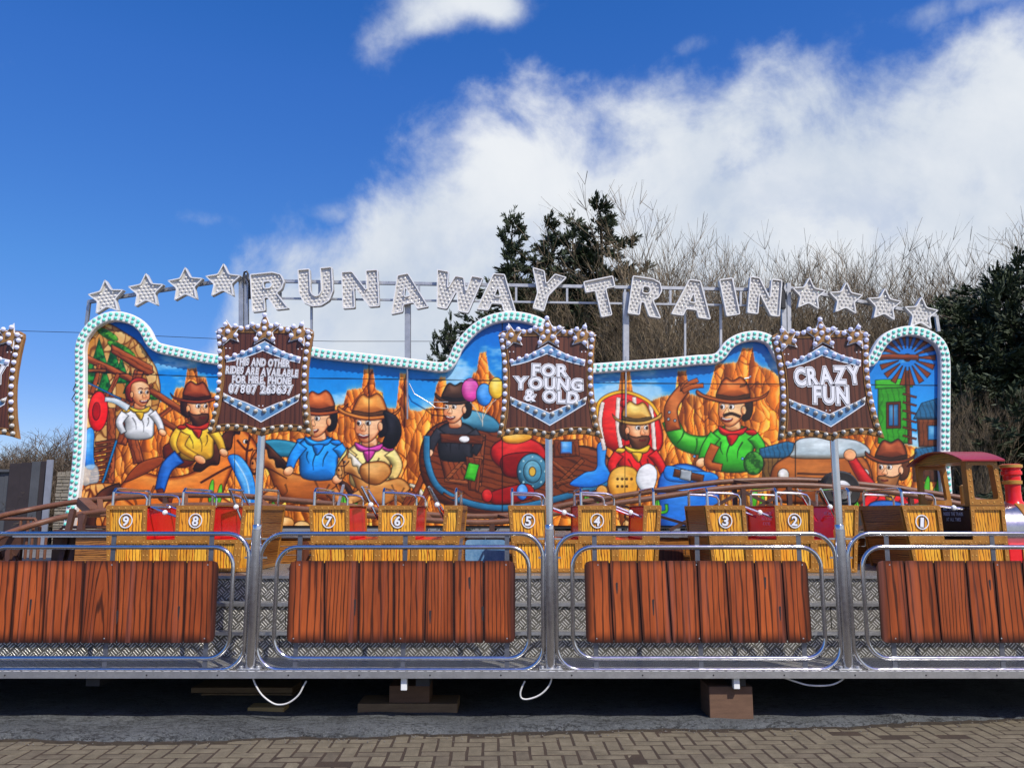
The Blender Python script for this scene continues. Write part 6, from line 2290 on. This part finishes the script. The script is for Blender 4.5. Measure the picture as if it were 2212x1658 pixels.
YW = 37.0
wx0, wx1 = P(118, 1100, YW).x, P(215, 1100, YW).x
wt = P(140, 1024, YW).z
wall = thing('stone_wall', 'rough coursed grey stone wall between the dark hoarding and the backdrop', 'wall', ((wx0 + wx1) / 2, YW, GND - .05))
part('core', MB().box(wx0 + .02, wx1, YW, YW + .4, GND - .05, wt - .02), 'mortar', wall)
z = GND - .05
stn = {}
while z < wt - .02:
    hgt = random.choice((.10, .13, .16, .20, .12))
    x = wx0 + random.uniform(-.02, .02)
    while x < wx1:
        l_ = random.uniform(.2, .55)
        mb = MB()
        e = .015
        j = lambda: random.uniform(-.008, .008)
        x1_, z1_ = min(x + l_, wx1) - .022, min(z + hgt, wt) - .02
        if x1_ - x > .06:
            mb.v = [(x, YW - .001, z), (x1_, YW - .001, z), (x1_, YW - .001, z1_), (x, YW - .001, z1_), (x + e + j(), YW - .05, z + e + j()), (x1_ - e + j(), YW - .05 + j(), z + e + j()), (x1_ - e + j(), YW - .05, z1_ - e + j()), (x + e + j(), YW - .05 + j(), z1_ - e + j())]
            mb.f = [(4, 5, 6, 7), (0, 1, 5, 4), (1, 2, 6, 5), (2, 3, 7, 6), (3, 0, 4, 7)]
            part('stone', mb, 'stone', wall)
        x += l_
    z += hgt
k = 0
x = wx0
while x < wx1 - .1:
    part('coping_stone', MB().box(x, x + .16, YW - .02, YW + .38, wt - .019, wt + random.uniform(.06, .16)), 'stone', wall)
    x += .19
    k += 1

# bare trees: branching wood
def bare_tree(seed, height, stems, r0):
    """multi-stemmed bare tree: stems, four orders of branches, fans of fine upturned twigs"""
    rr = random.Random(seed)
    wood_, tw = MB(), MB()

    def seg(target, a, b, ra, rb, n):
        d = (b - a)
        if d.length < 1e-5:
            return
        d.normalize()
        s = d.cross(Vector((.3, .2, 1)))
        if s.length < .05:
            s = d.cross(Vector((1, 0, 0)))
        s.normalize()
        u = s.cross(d)
        i = len(target.v)
        if n == 2:
            an = rr.uniform(0, 3.14)
            w_ = s * math.cos(an) + u * math.sin(an)
            target.v += [tuple(a - w_ * ra), tuple(a + w_ * ra), tuple(b + w_ * rb), tuple(b - w_ * rb)]
            target.f.append((i, i + 1, i + 2, i + 3))
            return
        for p, r_ in ((a, ra), (b, rb)):
            for j in range(n):
                an = 2 * math.pi * j / n
                target.v.append(tuple(p + (s * math.cos(an) + u * math.sin(an)) * r_))
        for j in range(n):
            target.f.append((i + j, i + (j + 1) % n, i + n + (j + 1) % n, i + n + j))

    LEN = [.36, .24, .15, .095, .055]
    KID = [5, 5, 5, 8, 0]
    SPR = [.55, .65, .7, .75, 0]
    STP = [5, 4, 3, 2, 2]

    def grow(p, d, l, r_, lev):
        st = STP[lev]
        pts_ = [(p, d, r_)]
        for k_ in range(st):
            d = (d + Vector((rr.gauss(0, .16), rr.gauss(0, .16), rr.gauss(.04, .10) + (.10 if lev > 1 else .02)))).normalized()
            q = p + d * (l / st)
            rn = r_ * (1 - .45 * (k_ + 1) / st)
            seg(wood_ if lev < 2 else tw, p, q, pts_[-1][2], rn, (6, 5, 3, 3, 2)[lev])
            p = q
            pts_.append((p, d, rn))
        for k_ in range(KID[lev]):
            f_ = rr.uniform(.25, 1.0) if k_ else 1.0
            j = min(st, max(1, int(f_ * st + .5)))
            q, dd_, rq = pts_[j]
            side = Vector((rr.gauss(0, 1), rr.gauss(0, 1), rr.gauss(.15, .45))).normalized()
            grow(q, (dd_ + side * SPR[lev] * (1 if k_ else .4)).normalized(), height * LEN[lev + 1] * rr.uniform(.6, 1.25), max(.0045, rq * .62), lev + 1)

    for s_ in range(stems):
        a = 2 * math.pi * s_ / stems + rr.uniform(-.4, .4)
        tilt = rr.uniform(.08, .42)
        d = Vector((math.cos(a) * tilt, math.sin(a) * tilt, 1)).normalized()
        grow(Vector((math.cos(a) * .3, math.sin(a) * .3, 0)), d, height * LEN[0] * rr.uniform(.8, 1.15), r0 * rr.uniform(.7, 1.1), 0)
    return wood_, tw


BT = []
for sd_, st_ in ((3, 5), (11, 6), (19, 4), (27, 6)):
    w_, t_ = bare_tree(sd_, 10.0, st_, .10)
    zmax = float(np.percentile([v[2] for v in t_.v], 98.5))
    f_ = 10.0 / zmax
    for mb in (w_, t_):
        mb.v = [(x * f_, y * f_, z * f_) for x, y, z in mb.v]
    t_.f = [q for q in t_.f if max(t_.v[k][2] for k in q) < 10.1]
    BT.append((mesh('trunk', w_, 'bark', smooth=True), mesh('crown', t_, 'twig')))
open('/tmp/faces','w').write(str([(len(a.polygons), len(b.polygons)) for a, b in BT]))
print('bare tree faces', [(len(a.polygons), len(b.polygons)) for a, b in BT])
bw = [(1230, 662, 31.5, 0, 1.1), (1300, 627, 31.5, 1, 1.1), (1365, 559, 26, 2, 1.2100000000000002), (1440, 549, 28, 3, 1.1), (1508, 574, 30, 0, 1.32), (1560, 584, 27, 1, 1.1), (1630, 589, 29, 2, 1.2100000000000002), (1700, 582, 27, 3, 1.1), (1770, 589, 30, 0, 1.2100000000000002), (1840, 579, 27, 1, 1.1), (1905, 574, 28, 2, 1.2100000000000002), (1975, 579, 27, 3, 1.1), (2030, 614, 25, 0, 1.1), (2090, 584, 26, 1, 1.1), (2075, 832, 16.5, 1, 0.77), (1600, 664, 22.5, 0, 1.1)]
bl = ['bare tree standing behind the dark conifers', 'bare multi-stemmed tree behind the letter R of TRAIN', 'tall pale bare tree to the right of the conifers', 'tallest bare tree above the second A of the lettering', 'bare tree behind the gap before the letter I', 'bare tree behind the letter I', 'bare tree behind the last letter N', 'bare tree behind the right masthead of the sign', 'bare tree behind the first star right of the letters', 'bare tree behind the second star right of the letters', 'bare tree behind the third star right of the letters', 'bare tree behind the last star at the right', 'bare tree at the edge of the right conifer', 'bare tree above the right conifer', 'bare bramble grown tree right of the windmill arch', 'lower bare tree above the middle right arch']
for (px, py, Y, k, sx), lb_ in zip(bw, bl):
    p = P(px, py, Y)
    t = thing('bare_tree', lb_, 'tree', (p.x, Y, GND - .07), 'bare trees behind the backdrop')
    s_ = (p.z - GND + .07) / 10.0
    t.scale = (s_ * sx * .85, s_ * sx * .85, s_)
    t.rotation_euler = (0, 0, random.uniform(0, 6.28))
    link('trunk', BT[k][0], t)
    link('crown', BT[k][1], t)

# conifers
def conifer(seed, height, radius, n_limb, lean=0.0, base=.12, wind=.35, dens=1.0, sharp=1.0, size=.24, top_gap=.5):
    """wind-blown evergreen: bent trunk, separate limbs, sprays of small leaves close along every limb"""
    rr = random.Random(seed)
    tk, lf = MB(), MB()
    pts = []
    for k in range(9):
        f_ = k / 8
        pts.append((lean * f_ * f_ * height + .18 * math.sin(f_ * 5 + seed), .12 * math.cos(f_ * 4 + seed), f_ * height))
    tk.tube(pts, [.20 * (1 - f_ / 8) * height / 9 + .018 for f_ in range(9)], 6)

    def leaf(c, dr, ln):
        s = dr.cross(Vector((rr.gauss(0, 1), rr.gauss(0, 1), rr.gauss(0, 1)))).normalized()
        wd = ln * .15
        i0 = len(lf.v)
        lf.v.extend((tuple(c), tuple(c + dr * ln * .5 + s * wd), tuple(c + dr * ln), tuple(c + dr * ln * .5 - s * wd)))
        lf.f.append((i0, i0 + 1, i0 + 2, i0 + 3))

    def spray(p, d, l, n):
        """feathered side shoot"""
        q = p
        st = 3
        for k in range(st):
            d = (d + Vector((wind * .12, 0, rr.gauss(.02, .08)))).normalized()
            e = q + d * (l / st)
            for _ in range(n):
                t_ = rr.random()
                c = q + (e - q) * t_ + Vector((rr.gauss(0, .035), rr.gauss(0, .035), rr.gauss(0, .03)))
                leaf(c, (d + Vector((rr.gauss(0, .45), rr.gauss(0, .45), rr.gauss(.1, .35)))).normalized(), size * rr.uniform(.5, 1.1))
            q = e

    for i in range(n_limb):
        f_ = base + (1 - base) * ((i + rr.random()) / n_limb)
        if f_ > 1 - top_gap * .5 and rr.random() < .35 * top_gap:
            continue
        j = f_ * 8
        a, b = Vector(pts[int(min(j, 7))]), Vector(pts[int(min(j, 7)) + 1])
        p0 = a + (b - a) * (j - int(min(j, 7)))
        an = rr.uniform(0, 6.283)
        l_ = radius * ((1 - f_) ** sharp * (1 if f_ > .3 else .6 + f_ * 1.3) + .07) * rr.choice((.45, .8, .9, 1.0, 1.15, 1.4))
        d = Vector((math.cos(an) + wind, math.sin(an), rr.uniform(-.1, .6))).normalized()
        nst = max(3, int(l_ / .22))
        q = p0
        for k in range(nst):
            d = (d + Vector((rr.gauss(0, .10) + wind * .06, rr.gauss(0, .10), rr.gauss(.03, .09)))).normalized()
            e = q + d * (l_ / nst)
            r_ = .028 * (1 - k / nst) + .006
            s = d.cross(Vector((0, 0, 1)))
            s = (s.normalized() if s.length > .05 else Vector((1, 0, 0))) * r_
            u_ = Vector((0, 0, r_))
            i0 = len(tk.v)
            tk.v += [tuple(q + s), tuple(q - s), tuple(q + u_), tuple(e + s), tuple(e - s), tuple(e + u_)]
            tk.f += [(i0, i0 + 1, i0 + 4, i0 + 3), (i0 + 1, i0 + 2, i0 + 5, i0 + 4), (i0 + 2, i0, i0 + 3, i0 + 5)]
            if k >= nst * .2:
                for _ in range(2 if rr.random() < dens * .8 else 1):
                    sd_ = Vector((rr.gauss(0, .7) + wind * .4, rr.gauss(0, .7), rr.gauss(-.05, .3)))
                    spray(e, (d * .8 + sd_).normalized(), rr.uniform(.22, .55) * (.6 + .5 * (1 - f_)), max(3, int(6 * dens)))
            q = e
        spray(q, d, .35, int(7 * dens))
    spray(Vector(pts[-1]), Vector((wind * .5, 0, 1)).normalized(), .5, int(6 * dens))
    return mesh('trunk', tk, 'bark'), mesh('crown', lf, 'conifer_leaf')


def put_conifer(meshes, px, py, Y, label, href, sx=1.0, rz=0.0):
    p = P(px, py, Y)
    t = thing('conifer', label, 'tree', (p.x, Y, GND - .07), 'dark conifers behind the backdrop')
    s_ = (p.z - GND + .07) / href
    t.scale = (s_ * sx, s_ * sx, s_)
    t.rotation_euler = (0, 0, rz)
    link('trunk', meshes[0], t)
    link('crown', meshes[1], t)
    return t


C1 = conifer(5, 12, 3.3, 170, .035, .08, .55, 1.25, .85)
C2 = conifer(14, 12, 2.9, 140, -.02, .10, .45, 1.15, 1.0)
C3 = conifer(23, 8, 4.0, 165, 0, .02, .15, 1.25, .75, .22, .1)
open('/tmp/faces2', 'w').write(str([len(c[1].polygons) for c in (C1, C2, C3)]))
put_conifer(C2, 1116, 474, 30, 'dark wind-blown conifer with a thin ragged top, left of the group', 12, .75)
put_conifer(C1, 1168, 490, 31, 'dark conifer with a slim leaning top, second from the left of the group', 12, .8, .3)
put_conifer(C2, 1246, 482, 31, 'dark conifer with a narrow top, third from the left of the group', 12, .75, .6)
put_conifer(C1, 1280, 458, 30, 'tallest dark conifer, dense topped, right of the group', 12, .95, -.3)
put_conifer(C1, 1165, 556, 29.8, 'lower dark conifer in the dense part of the group, left of its middle', 12, 1.2, 2.1)
put_conifer(C2, 1262, 548, 29.6, 'lower dark conifer in the dense part of the group, right of its middle', 12, 1.3, 4.1)
put_conifer(C1, 1210, 560, 29.5, 'lower dark conifer filling the middle of the group', 12, 1.0, 1.3)
put_conifer(C1, 1130, 575, 29, 'lower dark conifer whose limb reaches out to the left of the group', 12, 1.25, 2.9)
put_conifer(C3, 972, 712, 26, 'small dark conifer top showing just above the backdrop', 8, .42)
put_conifer(C3, 2120, 640, 20, 'big dark conifer right of the windmill arch', 8, 1.05)
put_conifer(C3, 2200, 588, 19.5, 'big dark conifer cut off by the right edge', 8, 1.0, 2.0)
put_conifer(C3, 2290, 600, 19, 'dark conifer just outside the right edge, its branches reaching in', 8, 1.0, 4.0)
put_conifer(C3, 2075, 740, 19, 'lower dark conifer filling the gap beside the windmill arch', 8, 1.35, 1.0)
put_conifer(C3, 2165, 790, 18.6, 'low dark conifer behind the cab of the locomotive', 8, 1.6, 3.0)

# grassy bank at the right
gb = MB()
rg = random.Random(4)
for k in range(9000):
    x = rg.uniform(9.5, 17)
    y = rg.uniform(15.0, 18.5)
    z = -.06 + max(0, (y - 15.0) * .30) + .15 * math.sin(x * 1.3)
    h = rg.uniform(.12, .38)
    a = rg.uniform(0, 6.28)
    wd = .02
    lx, ly = rg.gauss(0, .12), rg.gauss(0, .12)
    i = len(gb.v)
    gb.v += [(x - wd * math.cos(a), y - wd * math.sin(a), z - .05), (x + wd * math.cos(a), y + wd * math.sin(a), z - .05), (x + lx, y + ly, z + h)]
    gb.f.append((i, i + 1, i + 2))
bank = MB()
n_ = 24
for i in range(n_ + 1):
    for j in range(7):
        x = 9.0 + 9 * i / n_
        y = 14.8 + 4 * j / 6
        bank.v.append((x, y, -.08 + max(0, (y - 15.0) * .30) + (.15 * math.sin(x * 1.3) if j else -.1)))
for i in range(n_):
    for j in range(6):
        a = i * 7 + j
        bank.f.append((a, a + 7, a + 8, a + 1))
struct('grass_bank', bank, 'grass', None, True)
go = link('grass', mesh('grass', gb, 'grass'), None)
go['kind'] = 'stuff'
go['label'] = 'rough green grass on the bank behind the locomotive'

# scrub at the far left
def scrub(seed, n, rad, h):
    rr = random.Random(seed)
    mb = MB()

    def tw(p, d, l, r_, lev):
        q = p + d * l
        i = len(mb.v)
        s = d.cross(Vector((rr.gauss(0, 1), rr.gauss(0, 1), .3))).normalized()
        u_ = s.cross(d)
        for pp, rad_ in ((p, r_), (q, r_ * .6)):
            for k in range(3):
                a = k * 2.094
                mb.v.append(tuple(pp + (s * math.cos(a) + u_ * math.sin(a)) * rad_))
        for k in range(3):
            mb.f.append((i + k, i + (k + 1) % 3, i + 3 + (k + 1) % 3, i + 3 + k))
        if lev < 3:
            for _ in range(rr.choice((2, 3, 3))):
                d2 = (d + Vector((rr.gauss(0, .5), rr.gauss(0, .5), rr.gauss(.1, .35)))).normalized()
                tw(p + d * l * rr.uniform(.5, 1), d2, l * rr.uniform(.55, .85), r_ * .65, lev + 1)
    for k in range(n):
        a, r_ = rr.uniform(0, 6.28), rad * math.sqrt(rr.random())
        z = h * (1 - (r_ / rad) ** 2) * rr.uniform(.1, .72)
        tw(Vector((r_ * math.cos(a), r_ * math.sin(a), z)), Vector((rr.gauss(0, .5), rr.gauss(0, .5), 1)).normalized(), h * .16, .022, 0)
    return mesh('crown', mb, 'scrub_twig')


SC = [scrub(3, 620, 3.2, 6.0), scrub(8, 620, 3.2, 6.0)]
stem = mesh('stem', MB().tube([(0, 0, 0), (.1, 0, 2), (0, .1, 4)], [.15, .1, .04], 6).tube([(.3, 0, 0), (.9, .2, 1.8), (1.4, .2, 3)], [.1, .07, .03], 6).tube([(-.3, 0, 0), (-.9, .2, 1.8), (-1.4, .2, 3)], [.1, .07, .03], 6), 'bark')
for (px, py, Y, k, sx, lb_) in ((118, 908, 44, 0, 1.15, 'brown leafless thicket rising to a hump left of the backdrop'), (150, 918, 42, 1, 1.1, 'brown leafless thicket against the edge of the backdrop'), (60, 940, 45, 1, 1.2, 'brown leafless thicket behind the hoarding'),
                               (5, 950, 46, 0, 1.3, 'brown leafless thicket at the left edge'), (-70, 945, 46, 1, 1.3, 'brown leafless thicket outside the left edge'), (205, 915, 42, 0, 1.0, 'brown leafless thicket hidden behind the left arch')):
    p = P(px, py, Y)
    t = thing('thicket', lb_, 'bush', (p.x, Y, GND - .07), 'brown thickets beyond the hoarding')
    s_ = (p.z - GND + .07) / 6.3
    t.scale = (s_ * sx, s_ * sx, s_)
    link('crown', SC[k], t)
    link('stem', stem, t)

# overhead wire
wp = [P(-200, 700, 16), P(58, 715, 16), P(170, 718, 16), P(460, 731, 16), P(720, 737, 16.5), P(950, 737, 17), P(1300, 725, 18)]
solo('overhead_wire', MB().tube(wp, .006, 5), 'cable_black', 'thin dark wire strung across the sky behind the signs', 'wire', org=tuple(wp[0]))
